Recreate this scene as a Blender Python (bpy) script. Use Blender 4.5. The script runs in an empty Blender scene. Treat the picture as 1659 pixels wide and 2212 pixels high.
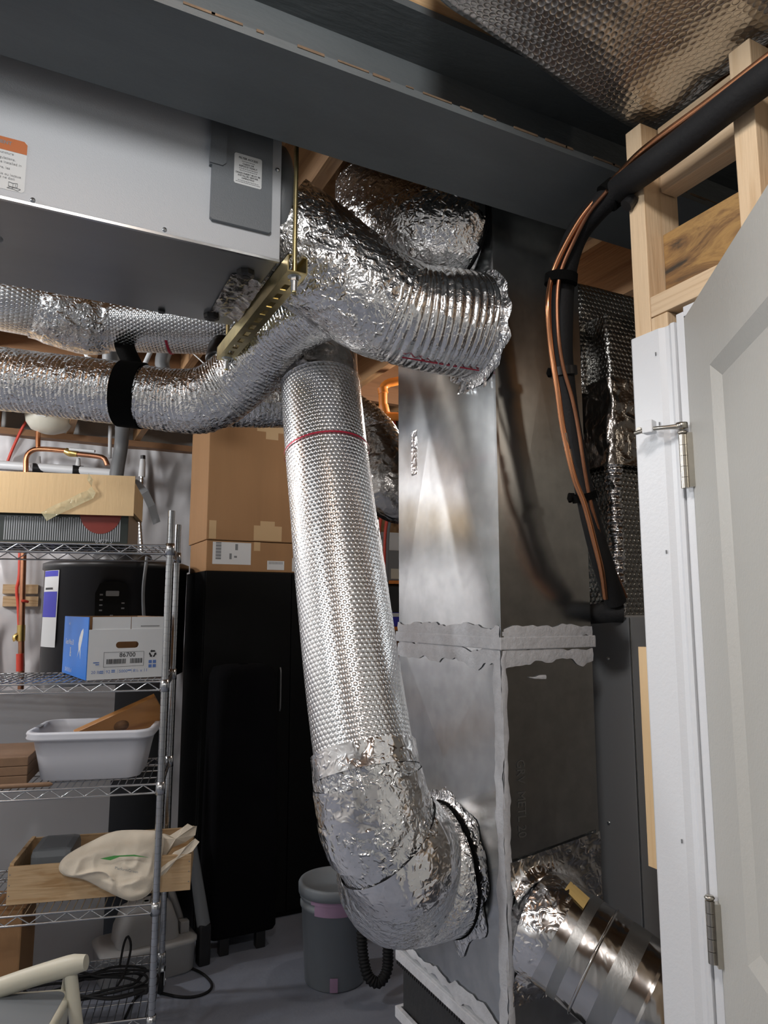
import bpy, bmesh, math, random
import numpy as np
from mathutils import Vector, Matrix

R_ = math.radians
SC = bpy.context.scene
COL = SC.collection

# ------------------------------------------------------------------ camera
CAM_H, YAW, PITCH, FPX = 1.55, R_(27.0), R_(7.7), 1533.0
cam = bpy.data.cameras.new('camera')
cam.sensor_fit = 'VERTICAL'; cam.sensor_height = 36.0; cam.lens = 36.0 * FPX / 2212.0
cam.clip_start = 0.02
cam_o = bpy.data.objects.new('camera', cam)
cam_o.location = (0, 0, CAM_H); cam_o.rotation_euler = (R_(90) + PITCH, 0, -YAW)
COL.objects.link(cam_o); SC.camera = cam_o

# ------------------------------------------------------------------ world, lights, exposure
w = bpy.data.worlds.new('world'); SC.world = w; w.use_nodes = True
w.node_tree.nodes['Background'].inputs[0].default_value = (0.55, 0.6, 0.7, 1)
w.node_tree.nodes['Background'].inputs[1].default_value = 0.05
SC.view_settings.view_transform = 'Standard'; SC.view_settings.look = 'None'
SC.view_settings.gamma = 1.0; SC.view_settings.use_curve_mapping = False
SC.view_settings.exposure = 0.0
SC.cycles.max_bounces = 7; SC.cycles.diffuse_bounces = 3; SC.cycles.glossy_bounces = 4

def light(name, kind, loc, power, color, rot=(0, 0, 0), size=0.1, size_y=None):
    l = bpy.data.lights.new(name, kind); l.energy = power; l.color = color
    if kind == 'AREA':
        l.shape = 'RECTANGLE' if size_y else 'DISK'; l.size = size
        if size_y: l.size_y = size_y
    else:
        l.shadow_soft_size = size
    o = bpy.data.objects.new(name, l); o.location = loc; o.rotation_euler = rot
    COL.objects.link(o); return o

light('doorway_bulb', 'POINT', (-0.02, 0.06, 2.56), 35, (1.0, 0.975, 0.95), size=0.10)
light('back_room_bulb', 'POINT', (-0.85, 2.55, 2.54), 57, (0.96, 0.985, 1.0), size=0.13)
light('tank_corner_bulb', 'POINT', (-1.5, 3.95, 2.42), 78, (0.97, 0.98, 1.0), size=0.10)
light('left_fill_light', 'POINT', (-1.55, 0.95, 2.45), 66, (0.94, 0.975, 1.0), size=0.12)  # unseen fill light, added to brighten the rack and floor at lower left
light('far_fill_light', 'POINT', (1.75, 2.75, 2.5), 12, (1.0, 0.93, 0.85), size=0.06)  # minor unseen light added for the far right background
light('side_fill_light', 'POINT', (2.1, -0.9, 2.4), 5, (1.0, 0.88, 0.72), size=0.10)  # warm light added out of view so the duct front reflects brown

# ------------------------------------------------------------------ helpers
_rng = np.random.RandomState(7)
_TAB = _rng.rand(32, 32, 32)
def vnoise(P):
    P = np.asarray(P, float); i = np.floor(P).astype(int); f = P - i; f = f * f * (3 - 2 * f)
    out = 0
    for dx in (0, 1):
        for dy in (0, 1):
            for dz in (0, 1):
                wgt = (f[..., 0] if dx else 1 - f[..., 0]) * (f[..., 1] if dy else 1 - f[..., 1]) * (f[..., 2] if dz else 1 - f[..., 2])
                out = out + wgt * _TAB[(i[..., 0] + dx) & 31, (i[..., 1] + dy) & 31, (i[..., 2] + dz) & 31]
    return out * 2 - 1
def ridge(P):
    return 1 - 2 * np.abs(vnoise(P))

CT, ST, CP, SP = math.cos(YAW), math.sin(YAW), math.cos(PITCH), math.sin(PITCH)
def at(px, py, D):
    """place point whose bearing is that of (px, py) in the 1659 x 2212 frame, at ground distance D in front of the camera"""
    x = (px - 829.5) / FPX; y = (1106 - py) / FPX
    fw = CP - SP * y; up = SP + CP * y; t = D / fw
    return Vector(((x * CT + fw * ST) * t, (-x * ST + fw * CT) * t, CAM_H + up * t))

def atX(px, py, X):
    x = (px - 829.5) / FPX; y = (1106 - py) / FPX; fw = CP - SP * y
    return at(px, py, fw * X / (x * CT + fw * ST))
WM = {}
def empty(name, loc=(0, 0, 0), rz=0.0):
    o = bpy.data.objects.new(name, None); COL.objects.link(o)
    o.empty_display_size = 0.05
    o.location = loc; o.rotation_euler = (0, 0, rz)
    WM[o] = Matrix.Translation(Vector(loc)) @ Matrix.Rotation(rz, 4, 'Z')
    return o
def tag(o, label, cat, group=None, kind=None):
    if label: o['label'] = label
    if cat: o['category'] = cat
    if group: o['group'] = group
    if kind: o['kind'] = kind
    return o
def thing(name, label, cat, loc=(0, 0, 0), rz=0.0, group=None):
    return tag(empty(name, loc, rz), label, cat, group)
def struct(o):
    o['kind'] = 'structure'; return o

class G:
    """collects verts / faces / uvs of ONE part"""
    def __init__(s): s.v = []; s.f = []; s.uv = []; s.sm = []
    def add(s, verts, faces, uvs=None, smooth=False):
        n = len(s.v); s.v += [tuple(map(float, p)) for p in verts]
        for k, f in enumerate(faces):
            s.f.append([n + i for i in f]); s.sm.append(smooth)
            s.uv.append(uvs[k] if uvs is not None else None)
        return s
    def box(s, x0, x1, y0, y1, z0, z1, bev=0.0, M=None):
        bm = bmesh.new(); bmesh.ops.create_cube(bm, size=1.0)
        for v in bm.verts:
            v.co = Vector(((x0 + x1) / 2 + v.co.x * (x1 - x0), (y0 + y1) / 2 + v.co.y * (y1 - y0), (z0 + z1) / 2 + v.co.z * (z1 - z0)))
        if bev > 0:
            bmesh.ops.bevel(bm, geom=list(bm.edges), offset=bev, segments=2, affect='EDGES', profile=0.6)
        return s.bm(bm, M)
    def bm(s, bm, M=None, smooth=False):
        bm.verts.index_update()
        vs = [(M @ v.co if M else v.co.copy()) for v in bm.verts]
        s.add(vs, [[v.index for v in f.verts] for f in bm.faces], None, smooth); bm.free(); return s
    def prism(s, poly, origin, U, V, N, depth, smooth=False):
        """poly 2d in (U,V) from origin, extruded depth along N"""
        O = Vector(origin); U = Vector(U); V = Vector(V); N = Vector(N)
        a = [O + U * p[0] + V * p[1] for p in poly]; b = [p + N * depth for p in a]
        n = len(poly); faces = [list(range(n)), list(range(2 * n - 1, n - 1, -1))]
        for i in range(n):
            j = (i + 1) % n; faces.append([i, i + n, j + n, j])
        return s.add(a + b, faces, None, smooth)
    def cyl(s, a, b, r, r2=None, seg=16, smooth=True, cap=True):
        a = Vector(a); b = Vector(b); r2 = r if r2 is None else r2
        t = (b - a).normalized(); h = Vector((0, 0, 1)) if abs(t.z) < 0.9 else Vector((1, 0, 0))
        u = t.cross(h).normalized(); v = t.cross(u)
        vs = []
        for c, rr in ((a, r), (b, r2)):
            for k in range(seg):
                an = 2 * math.pi * k / seg; vs.append(c + (u * math.cos(an) + v * math.sin(an)) * rr)
        fs = [[k, (k + 1) % seg, seg + (k + 1) % seg, seg + k] for k in range(seg)]
        s.add(vs, fs, None, smooth)
        if cap: s.add(vs, [list(range(seg))[::-1], list(range(seg, 2 * seg))], None, False)
        return s
    def lathe(s, prof, c, seg=32, ax=(0, 0, 1), smooth=True):
        c = Vector(c); t = Vector(ax).normalized(); h = Vector((0, 0, 1)) if abs(t.z) < 0.9 else Vector((1, 0, 0))
        u = t.cross(h).normalized(); v = t.cross(u); vs = []; fs = []
        for r, z in prof:
            for k in range(seg):
                an = 2 * math.pi * k / seg; vs.append(c + t * z + (u * math.cos(an) + v * math.sin(an)) * max(r, 1e-4))
        for i in range(len(prof) - 1):
            for k in range(seg):
                fs.append([i * seg + k, i * seg + (k + 1) % seg, (i + 1) * seg + (k + 1) % seg, (i + 1) * seg + k])
        return s.add(vs, fs, None, smooth)
    def tube(s, pts, rad, seg=24, step=0.01, disp=None, cap=True, trim=(0, 0), up=None):
        P, RR, S = spline(pts, rad, step)
        n = len(P); T = np.gradient(P, axis=0); T /= np.linalg.norm(T, axis=1)[:, None]
        h = np.array(up if up is not None else ((0, 0, 1) if abs(T[0][2]) < 0.9 else (1, 0, 0)), float)
        u = h - T[0] * h.dot(T[0]); u /= np.linalg.norm(u); Us = [u]
        for i in range(1, n):
            u = Us[-1] - T[i] * Us[-1].dot(T[i]); u /= np.linalg.norm(u); Us.append(u)
        U = np.array(Us); V = np.cross(T, U)
        A = np.arange(seg) * 2 * np.pi / seg
        d = U[:, None, :] * np.cos(A)[None, :, None] + V[:, None, :] * np.sin(A)[None, :, None]
        Q = P[:, None, :] + d * RR[:, None, None]
        if disp is not None:
            Q = Q + d * disp(S[:, None] + 0 * A[None, :], A[None, :] + 0 * S[:, None], Q)[..., None]
        vs = Q.reshape(-1, 3).tolist(); fs = []; uvs = []
        R0 = float(RR.mean()); um = 2 * math.pi * R0 / seg
        for i in range(n - 1):
            for k in range(seg):
                k2 = (k + 1) % seg
                fs.append([i * seg + k, i * seg + k2, (i + 1) * seg + k2, (i + 1) * seg + k])
                uvs.append([(k * um, S[i]), ((k + 1) * um, S[i]), ((k + 1) * um, S[i + 1]), (k * um, S[i + 1])])
        s.add(vs, fs, uvs, True)
        if cap:
            s.add(vs[:seg], [list(range(seg))[::-1]]); s.add(vs[-seg:], [list(range(seg))])
        return s
    def build(s, name, mat, parent=None, local=False, autosmooth=None):
        me = bpy.data.meshes.new(name)
        vs = s.v
        if parent is not None and not local:
            Mi = WM[parent].inverted(); vs = [tuple(Mi @ Vector(p)) for p in vs]
        me.from_pydata(vs, [], s.f)
        me.polygons.foreach_set('use_smooth', s.sm)
        if any(u is not None for u in s.uv):
            lay = me.uv_layers.new(name='UVMap'); flat = []
            for f, u in zip(s.f, s.uv):
                flat += [c for p in (u or [(0, 0)] * len(f)) for c in p]
            lay.data.foreach_set('uv', flat)
        me.materials.append(mat); me.validate(); me.update()
        o = bpy.data.objects.new(name, me); COL.objects.link(o)
        if parent is not None:
            o.parent = parent; WM[o] = WM[parent]
        else:
            WM[o] = Matrix.Identity(4)
        return o

def spline(pts, rad, step):
    P = np.array([tuple(p) for p in pts], float); n = len(P)
    rad = np.array(rad if hasattr(rad, '__len__') else [rad] * n, float)
    if n == 2:
        L = np.linalg.norm(P[1] - P[0]); m = max(2, int(L / step) + 1); t = np.linspace(0, 1, m)
        Q = P[0] + (P[1] - P[0]) * t[:, None]; return Q, rad[0] + (rad[1] - rad[0]) * t, t * L
    E = np.vstack([2 * P[0] - P[1], P, 2 * P[-1] - P[-2]]); er = np.concatenate([[rad[0]], rad, [rad[-1]]])
    out = []; ro = []
    for i in range(n - 1):
        p0, p1, p2, p3 = E[i:i + 4]; r1, r2 = er[i + 1], er[i + 2]
        t = np.linspace(0, 1, 40, endpoint=False)[:, None]
        out.append(0.5 * ((2 * p1) + (-p0 + p2) * t + (2 * p0 - 5 * p1 + 4 * p2 - p3) * t ** 2 + (-p0 + 3 * p1 - 3 * p2 + p3) * t ** 3))
        tt = t[:, 0]; ro.append(r1 + (r2 - r1) * (tt * tt * (3 - 2 * tt)))
    Q = np.vstack(out + [P[-1:]]); rr = np.concatenate(ro + [rad[-1:]])
    S = np.concatenate([[0], np.cumsum(np.linalg.norm(np.diff(Q, axis=0), axis=1))])
    m = max(3, int(S[-1] / step) + 1); si = np.linspace(0, S[-1], m)
    return np.stack([np.interp(si, S, Q[:, k]) for k in range(3)], 1), np.interp(si, S, rr), si

def part_tube(name, mat, parent, pts, r, seg=12, step=0.02, **k):
    return G().tube(pts, r, seg=seg, step=step, **k).build(name, mat, parent)

def text_geo(body, size, O, U, V, align='LEFT', sx=1.0, bold=0.0):
    cu = bpy.data.curves.new('t', 'FONT'); cu.body = body; cu.size = size; cu.align_x = align; cu.resolution_u = 2
    cu.offset = bold
    ob = bpy.data.objects.new('t', cu); me = bpy.data.meshes.new_from_object(ob)
    O = Vector(O); U = Vector(U); V = Vector(V)
    vs = [O + U * v.co.x * sx + V * v.co.y for v in me.vertices]; fs = [list(p.vertices) for p in me.polygons]
    bpy.data.objects.remove(ob); bpy.data.curves.remove(cu); bpy.data.meshes.remove(me)
    return vs, fs
def lettering(lines, mat, parent, name='lettering'):
    g = G()
    for a in lines:
        vs, fs = text_geo(*a[:5], **(a[5] if len(a) > 5 else {})); g.add(vs, fs)
    return g.build(name, mat, parent)

def pillow(outline, c2, O, U, V, N, tf, tb, nz=0.01, fq=14, K=14, seed=0):
    """cushion shape from a star-shaped 2d outline about c2; front bulge tf, back bulge tb along N"""
    pts = np.array(outline, float); n = len(pts); M = 6
    E = np.vstack([pts[-1:], pts, pts[:2]]); den = []
    for i in range(n):
        for t in np.linspace(0, 1, M, endpoint=False):
            p0, p1, p2, p3 = E[i:i + 4]
            den.append(0.5 * ((2 * p1) + (-p0 + p2) * t + (2 * p0 - 5 * p1 + 4 * p2 - p3) * t * t + (-p0 + 3 * p1 - 3 * p2 + p3) * t ** 3))
    den = np.array(den); m = len(den); c = np.array(c2, float)
    O = np.array(tuple(O)); U = np.array(tuple(U)); V = np.array(tuple(V)); N = np.array(tuple(N))
    vs = []; fs = []
    def sheet(sgn, thick):
        base = len(vs)
        for k in range(K + 1):
            q = k / K; w2 = c + (den - c) * q
            P = O + w2[:, :1] * U + w2[:, 1:] * V
            Wp = P + 0.02 * vnoise(P * 9 + seed)[:, None]
            z = thick * np.sqrt(max(0, 1 - q ** 3)) + nz * (0.7 * vnoise(P * fq * 0.7 + seed) + 0.9 * ridge(Wp * fq * np.array([0.8, 0.8, 1.6]) + seed + 9) ** 3 + 0.35 * ridge(Wp * fq * 2.2 + seed)) * (0.35 + 0.65 * (1 - q ** 6))
            vs.extend((P + (sgn * z)[:, None] * N).tolist())
        for k in range(K):
            for j in range(m):
                a = base + k * m + j; b = base + k * m + (j + 1) % m
                f = [a, b, b + m, a + m]; fs.append(f if sgn > 0 else f[::-1])
        return base + K * m
    r1 = sheet(1, tf); r2 = sheet(-1, tb)
    for j in range(m):
        fs.append([r1 + j, r1 + (j + 1) % m, r2 + (j + 1) % m, r2 + j][::-1])
    return G().add(vs, fs, None, True)

def ragged(O, U, V, N, L, lo, hi, amp, th, seed, n=60):
    """strip of smeared sealant: length L along U, from lo to hi along V, ragged edges, thickness th along N"""
    O = np.array(tuple(O)); U = np.array(tuple(U)); V = np.array(tuple(V)); N = np.array(tuple(N))
    xs = np.linspace(0, L, n); q = np.stack([xs * 22, 0 * xs + seed, 0 * xs], 1)
    h = hi + amp * (vnoise(q) + 0.6 * vnoise(q * 3.3)); l = lo - amp * (vnoise(q + 13) + 0.6 * vnoise(q * 3.1 + 5))
    a = O + xs[:, None] * U + l[:, None] * V; b = O + xs[:, None] * U + h[:, None] * V
    m = 0.5 * (a + b)
    vs = np.vstack([a, m + N * th, b]).tolist()
    fs = []
    for i in range(n - 1):
        fs.append([i, i + 1, n + i + 1, n + i]); fs.append([n + i, n + i + 1, 2 * n + i + 1, 2 * n + i])
    return G().add(vs, fs, None, True)

# ------------------------------------------------------------------ materials (procedural)
class NT:
    def __init__(s, name):
        s.m = bpy.data.materials.new(name); s.m.use_nodes = True; s.t = s.m.node_tree; s.n = s.t.nodes
        s.b = s.n['Principled BSDF']; s._c = {}
    def node(s, typ, **kw):
        n = s.n.new(typ)
        for k, v in kw.items(): setattr(n, k, v)
        return n
    def link(s, a, b): s.t.links.new(a, b)
    def coord(s, kind='Object', scale=(1, 1, 1)):
        key = (kind, scale)
        if key not in s._c:
            tc = s.node('ShaderNodeTexCoord'); mp = s.node('ShaderNodeMapping')
            mp.inputs['Scale'].default_value = scale
            s.link(tc.outputs[kind], mp.inputs['Vector']); s._c[key] = mp.outputs['Vector']
        return s._c[key]
    def math(s, op, a, b=None, c=None):
        n = s.node('ShaderNodeMath', operation=op)
        for i, x in enumerate((a, b, c)):
            if x is None: continue
            if isinstance(x, (int, float)): n.inputs[i].default_value = x
            else: s.link(x, n.inputs[i])
        return n.outputs[0]
    def noise(s, scale, detail=2.0, rough=0.5, dist=0.0, stretch=(1, 1, 1), kind='Object', typ='FBM', out='Fac'):
        n = s.node('ShaderNodeTexNoise'); n.noise_type = typ; n.normalize = True
        n.inputs['Scale'].default_value = scale; n.inputs['Detail'].default_value = detail
        n.inputs['Roughness'].default_value = rough; n.inputs['Distortion'].default_value = dist
        s.link(s.coord(kind, stretch), n.inputs['Vector'])
        return n.outputs[out]
    def ramp(s, fac, stops):
        r = s.node('ShaderNodeValToRGB'); e = r.color_ramp.elements
        while len(e) < len(stops): e.new(0.5)
        for k, (p, c) in enumerate(stops):
            e[k].position = p; e[k].color = (*c, 1) if len(c) == 3 else c
        s.link(fac, r.inputs['Fac']); return r.outputs['Color']
    def bubbles(s, pitch):
        sep = s.node('ShaderNodeSeparateXYZ'); s.link(s.coord('UV'), sep.inputs[0])
        v = s.math('DIVIDE', sep.outputs[1], pitch * 0.866); row = s.math('FLOOR', v); fv = s.math('SUBTRACT', s.math('SUBTRACT', v, row), 0.5)
        u = s.math('ADD', s.math('DIVIDE', sep.outputs[0], pitch), s.math('MULTIPLY', s.math('MODULO', row, 2.0), 0.5))
        fu = s.math('SUBTRACT', s.math('FRACT', u), 0.5)
        d2 = s.math('ADD', s.math('MULTIPLY', fu, fu), s.math('MULTIPLY', s.math('MULTIPLY', fv, fv), 0.75))
        return s.math('SQRT', s.math('MAXIMUM', s.math('SUBTRACT', 0.20, d2), 0.0))
    def bump(s, h, dist, strength=1.0):
        n = s.node('ShaderNodeBump'); n.inputs['Distance'].default_value = dist; n.inputs['Strength'].default_value = strength
        s.link(h, n.inputs['Height'])
        if s.b.inputs['Normal'].links: s.link(s.b.inputs['Normal'].links[0].from_socket, n.inputs['Normal'])
        s.link(n.outputs[0], s.b.inputs['Normal']); return s
    def set(s, col=None, rough=None, metal=None, **kw):
        if col is not None: s.b.inputs['Base Color'].default_value = (*col, 1)
        if rough is not None: s.b.inputs['Roughness'].default_value = rough
        if metal is not None: s.b.inputs['Metallic'].default_value = metal
        for k, v in kw.items(): s.b.inputs[k.replace('_', ' ')].default_value = v
        return s
    def color(s, sock): s.link(sock, s.b.inputs['Base Color']); return s
    def roughness(s, sock, a, b):
        n = s.node('ShaderNodeMapRange'); n.inputs['To Min'].default_value = a; n.inputs['To Max'].default_value = b
        s.link(sock, n.inputs['Value']); s.link(n.outputs[0], s.b.inputs['Roughness']); return s

def plain(name, col, rough=0.5, metal=0.0, var=0.0, vscale=6.0, stretch=(1, 1, 1), bump=0.0, bscale=80.0, **kw):
    t = NT(name).set(col, rough, metal, **kw)
    if var:
        t.color(t.ramp(t.noise(vscale, 4, 0.6, 0, stretch), [(0.25, [c * (1 - var) for c in col]), (0.75, [min(1, c * (1 + var)) for c in col])]))
    if bump: t.bump(t.noise(bscale, 3, 0.6, 0, stretch), bump)
    return t.m
def wood(name, c1, c2, axis='Z', ring=30.0, rough=0.65):
    t = NT(name).set(c1, rough); st = {'X': (0.07, 1, 1), 'Y': (1, 0.07, 1), 'Z': (1, 1, 0.07)}[axis]
    n1 = t.noise(ring, 3, 0.55, 1.2, st)
    t.color(t.ramp(n1, [(0.30, c2), (0.48, c1), (0.62, [0.85 * a + 0.15 * b for a, b in zip(c1, c2)]), (0.75, c2)]))
    t.bump(t.noise(ring * 5, 2, 0.5, 0, st), 0.0012); return t.m

M = {}
def foil(name, bubble=None, crink=(18, 0.006), fine=(70, 0.0012), crink2=None, rough=(0.16, 0.30), col=(0.80, 0.81, 0.82)):
    t = NT(name).set(col, 0.2, 1.0)
    t.roughness(t.noise(9, 2), *rough)
    if crink: t.bump(t.noise(crink[0], 2.5, 0.55, 0.6, typ='RIDGED_MULTIFRACTAL'), crink[1])
    if crink2: t.bump(t.noise(crink2[0], 3, 0.6, 1.0, typ='RIDGED_MULTIFRACTAL'), crink2[1])
    if bubble: t.bump(t.bubbles(bubble[0]), bubble[1])
    if fine: t.bump(t.noise(fine[0], 2, 0.5), fine[1])
    return t.m
M['foil_bubble'] = foil('foil_bubble', bubble=(0.0114, 0.0032), crink=(6, 0.003), fine=(55, 0.0008), rough=(0.2, 0.32))
M['foil_bubble_big'] = foil('foil_bubble_big', bubble=(0.0128, 0.0019), crink=(7, 0.006), fine=(45, 0.0010), rough=(0.2, 0.34), col=(0.60, 0.59, 0.58))
M['foil_crinkle'] = foil('foil_crinkle', crink=(26, 0.010), crink2=(75, 0.0050), fine=(150, 0.0012), rough=(0.18, 0.30))
M['foil_rib'] = foil('foil_rib', crink=(30, 0.006), crink2=(85, 0.004), fine=(150, 0.0012), rough=(0.18, 0.30))
M['foil_rib_clean'] = foil('foil_rib_clean', crink=(24, 0.004), crink2=(80, 0.0016), fine=None, rough=(0.18, 0.28))
M['foil_tape'] = foil('foil_tape', crink=(20, 0.008), crink2=(60, 0.003), fine=None, rough=(0.12, 0.22), col=(0.84, 0.84, 0.85))
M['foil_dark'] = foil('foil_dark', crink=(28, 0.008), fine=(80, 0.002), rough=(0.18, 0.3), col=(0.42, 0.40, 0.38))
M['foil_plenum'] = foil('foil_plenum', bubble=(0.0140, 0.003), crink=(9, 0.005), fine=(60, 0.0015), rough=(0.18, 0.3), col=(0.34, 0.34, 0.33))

t = NT('galvanized').set((0.60, 0.62, 0.63), 0.3, 1.0)
t.color(t.ramp(t.noise(26, 3, 0.6), [(0.3, (0.62, 0.64, 0.65)), (0.7, (0.76, 0.78, 0.79))]))
t.roughness(t.noise(14, 4, 0.6, 0, (1, 1, 0.15)), 0.16, 0.30)
t.bump(t.noise(2.6, 1, 0.4), 0.010); M['galv'] = t.m
t = NT('spiral_steel').set((0.62, 0.62, 0.62), 0.16, 1.0)
t.roughness(t.noise(12, 3), 0.10, 0.24); t.bump(t.noise(7, 1, 0.4), 0.006); t.bump(t.noise(60, 2, 0.5, 0, (1, 1, 0.2), typ='RIDGED_MULTIFRACTAL'), 0.0010); M['shiny_steel'] = t.m
t = NT('brushed_band').set((0.40, 0.41, 0.41), 0.42, 1.0); t.bump(t.noise(120, 2, 0.5, 0, (1, 1, 0.1)), 0.0006); M['dull_steel'] = t.m
M['sealant'] = plain('sealant', (0.56, 0.57, 0.60), 0.55, var=0.12, vscale=40, bump=0.002, bscale=90)
M['beam'] = plain('beam_paint', (0.105, 0.120, 0.128), 0.55, var=0.2, vscale=5, stretch=(0.3, 1, 1), bump=0.0015, bscale=60)
M['rust'] = plain('rust', (0.16, 0.11, 0.07), 0.8, var=0.4, vscale=30)
M['unit_white'] = plain('unit_white', (0.48, 0.505, 0.54), 0.45, bump=0.0004, bscale=500)
M['unit_steel'] = plain('unit_steel', (0.34, 0.35, 0.355), 0.38, 0.85, var=0.10, vscale=4, stretch=(0.3, 1, 1), bump=0.0015, bscale=4)
M['unit_grey'] = plain('unit_grey', (0.145, 0.160, 0.175), 0.45, bump=0.0004, bscale=400)
M['zinc_gold'] = plain('zinc_gold', (0.62, 0.52, 0.27), 0.32, 1.0, var=0.25, vscale=20)
M['zinc'] = plain('zinc', (0.62, 0.65, 0.67), 0.28, 1.0)
M['chrome'] = plain('chrome', (0.55, 0.57, 0.59), 0.22, 1.0, var=0.1, vscale=30)
M['nickel'] = plain('nickel', (0.52, 0.49, 0.43), 0.28, 1.0, var=0.1, vscale=40)
M['black_plastic'] = plain('black_plastic', (0.012, 0.012, 0.013), 0.4)
M['black_rubber'] = plain('black_rubber', (0.011, 0.011, 0.012), 0.7, bump=0.0008, bscale=150, Specular_IOR_Level=0.3)
M['black_fabric'] = plain('black_fabric', (0.004, 0.004, 0.005), 0.95, bump=0.003, bscale=30, Specular_IOR_Level=0.08)
M['black_metal'] = plain('black_metal', (0.004, 0.0043, 0.0046), 0.6, Specular_IOR_Level=0.15)
M['black_strap'] = plain('black_strap', (0.004, 0.004, 0.004), 0.95, bump=0.001, bscale=300, Specular_IOR_Level=0.08)
M['canvas'] = plain('canvas', (0.02, 0.021, 0.023), 0.6, bump=0.004, bscale=25)
M['copper'] = plain('copper', (0.72, 0.33, 0.17), 0.26, 1.0, var=0.15, vscale=12)
M['copper_dull'] = plain('copper_dull', (0.40, 0.19, 0.11), 0.42, 1.0, var=0.25, vscale=14)
M['solder'] = plain('solder', (0.34, 0.28, 0.24), 0.4, 1.0, var=0.4, vscale=30)
M['brass'] = plain('brass', (0.62, 0.44, 0.16), 0.35, 1.0, var=0.15, vscale=20)
M['orange_pipe'] = plain('orange_pipe', (0.70, 0.22, 0.03), 0.45, var=0.08)
M['red_pex'] = plain('red_pex', (0.62, 0.06, 0.035), 0.4)
M['red_ink'] = plain('red_ink', (0.42, 0.02, 0.05), 0.45, 0.3)
M['door_paint'] = plain('door_paint', (0.49, 0.485, 0.455), 0.45, bump=0.0006, bscale=160)
M['trim_paint'] = plain('trim_paint', (0.74, 0.76, 0.79), 0.42, bump=0.0004, bscale=120)
M['drywall'] = plain('drywall', (0.62, 0.61, 0.59), 0.8, bump=0.0006, bscale=200)
M['pine_z'] = wood('pine_z', (0.76, 0.57, 0.37), (0.62, 0.43, 0.25), 'Z')
M['pine_y'] = wood('pine_y', (0.74, 0.56, 0.37), (0.58, 0.41, 0.25), 'Y')
M['pine_x'] = wood('pine_x', (0.60, 0.42, 0.24), (0.42, 0.25, 0.11), 'X')
M['joist'] = wood('joist', (0.34, 0.19, 0.085), (0.24, 0.12, 0.05), 'Y', 22)
M['maple'] = wood('maple', (0.70, 0.50, 0.28), (0.62, 0.41, 0.21), 'Z', 18)
M['brown_board'] = wood('brown_board', (0.24, 0.12, 0.055), (0.16, 0.08, 0.035), 'X', 14)
M['mdf'] = plain('mdf', (0.22, 0.13, 0.075), 0.7, var=0.12, vscale=20)
M['cherry'] = wood('cherry', (0.42, 0.19, 0.055), (0.28, 0.11, 0.03), 'X', 9, 0.4)
t = NT('header_wood').set((0.35, 0.22, 0.10), 0.75)
t.color(t.ramp(t.noise(16, 5, 0.7, 1.0, (1, 0.35, 1)), [(0.33, (0.05, 0.04, 0.03)), (0.43, (0.22, 0.12, 0.05)), (0.56, (0.42, 0.25, 0.09)), (0.72, (0.24, 0.13, 0.05))]))
t.bump(t.noise(60, 3, 0.6, 0, (1, 0.2, 1)), 0.003); M['header'] = t.m
t = NT('osb').set((0.32, 0.19, 0.09), 0.8)
v = t.node('ShaderNodeTexVoronoi'); v.inputs['Scale'].default_value = 22; t.link(t.coord('Object', (1, 0.35, 1)), v.inputs['Vector'])
t.color(t.ramp(t.math('ADD', t.math('MULTIPLY', v.outputs['Distance'], 0.5), t.math('MULTIPLY', t.noise(30, 4), 0.5)), [(0.2, (0.16, 0.085, 0.035)), (0.45, (0.30, 0.17, 0.08)), (0.7, (0.40, 0.25, 0.12))])); M['osb'] = t.m
M['cardboard'] = plain('cardboard', (0.35, 0.19, 0.085), 0.75, var=0.07, vscale=9, bump=0.0008, bscale=60, stretch=(1, 1, 0.1))
M['cardboard_pale'] = plain('cardboard_pale', (0.74, 0.52, 0.28), 0.75, var=0.06, vscale=9, bump=0.0008, bscale=60, stretch=(1, 1, 0.1))
M['packing_tape'] = plain('packing_tape', (0.58, 0.40, 0.22), 0.3)
M['masking_tape'] = plain('masking_tape', (0.62, 0.44, 0.17), 0.6)
M['paper'] = plain('paper', (0.66, 0.67, 0.68), 0.6, var=0.03)
M['label_white'] = plain('label_white', (0.62, 0.64, 0.65), 0.5)
M['label_orange'] = plain('label_orange', (0.46, 0.115, 0.012), 0.5)
M['ink'] = plain('ink', (0.015, 0.015, 0.017), 0.6)
M['ink_grey'] = plain('ink_grey', (0.20, 0.21, 0.22), 0.6)
M['ink_blue'] = plain('ink_blue', (0.10, 0.19, 0.48), 0.6)
M['box_blue'] = plain('box_blue', (0.015, 0.17, 0.62), 0.5, var=0.05)
M['sticker_blue'] = plain('sticker_blue', (0.03, 0.03, 0.42), 0.5)
M['print_dark'] = plain('print_dark', (0.022, 0.028, 0.024), 0.35)
M['print_grey'] = plain('print_grey', (0.35, 0.36, 0.38), 0.4)
M['print_red'] = plain('print_red', (0.22, 0.03, 0.02), 0.4)
M['green_ink'] = plain('green_ink', (0.08, 0.33, 0.08), 0.7)
M['tub_plastic'] = plain('tub_plastic', (0.62, 0.63, 0.68), 0.45, var=0.03)
M['bucket'] = plain('bucket_plastic', (0.225, 0.25, 0.275), 0.5, var=0.06)
M['pink_paint'] = plain('pink_paint', (0.34, 0.22, 0.34), 0.6, var=0.15)
M['linen'] = plain('linen', (0.74, 0.66, 0.54), 0.9, var=0.05, bump=0.0008, bscale=300)
M['grey_vinyl'] = plain('grey_vinyl', (0.16, 0.175, 0.19), 0.45)
M['cream_metal'] = plain('cream_metal', (0.58, 0.56, 0.46), 0.45, var=0.05)
M['white_board'] = plain('white_board', (0.56, 0.57, 0.60), 0.6, var=0.06, vscale=2.5, stretch=(0.3, 1, 1))
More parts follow.
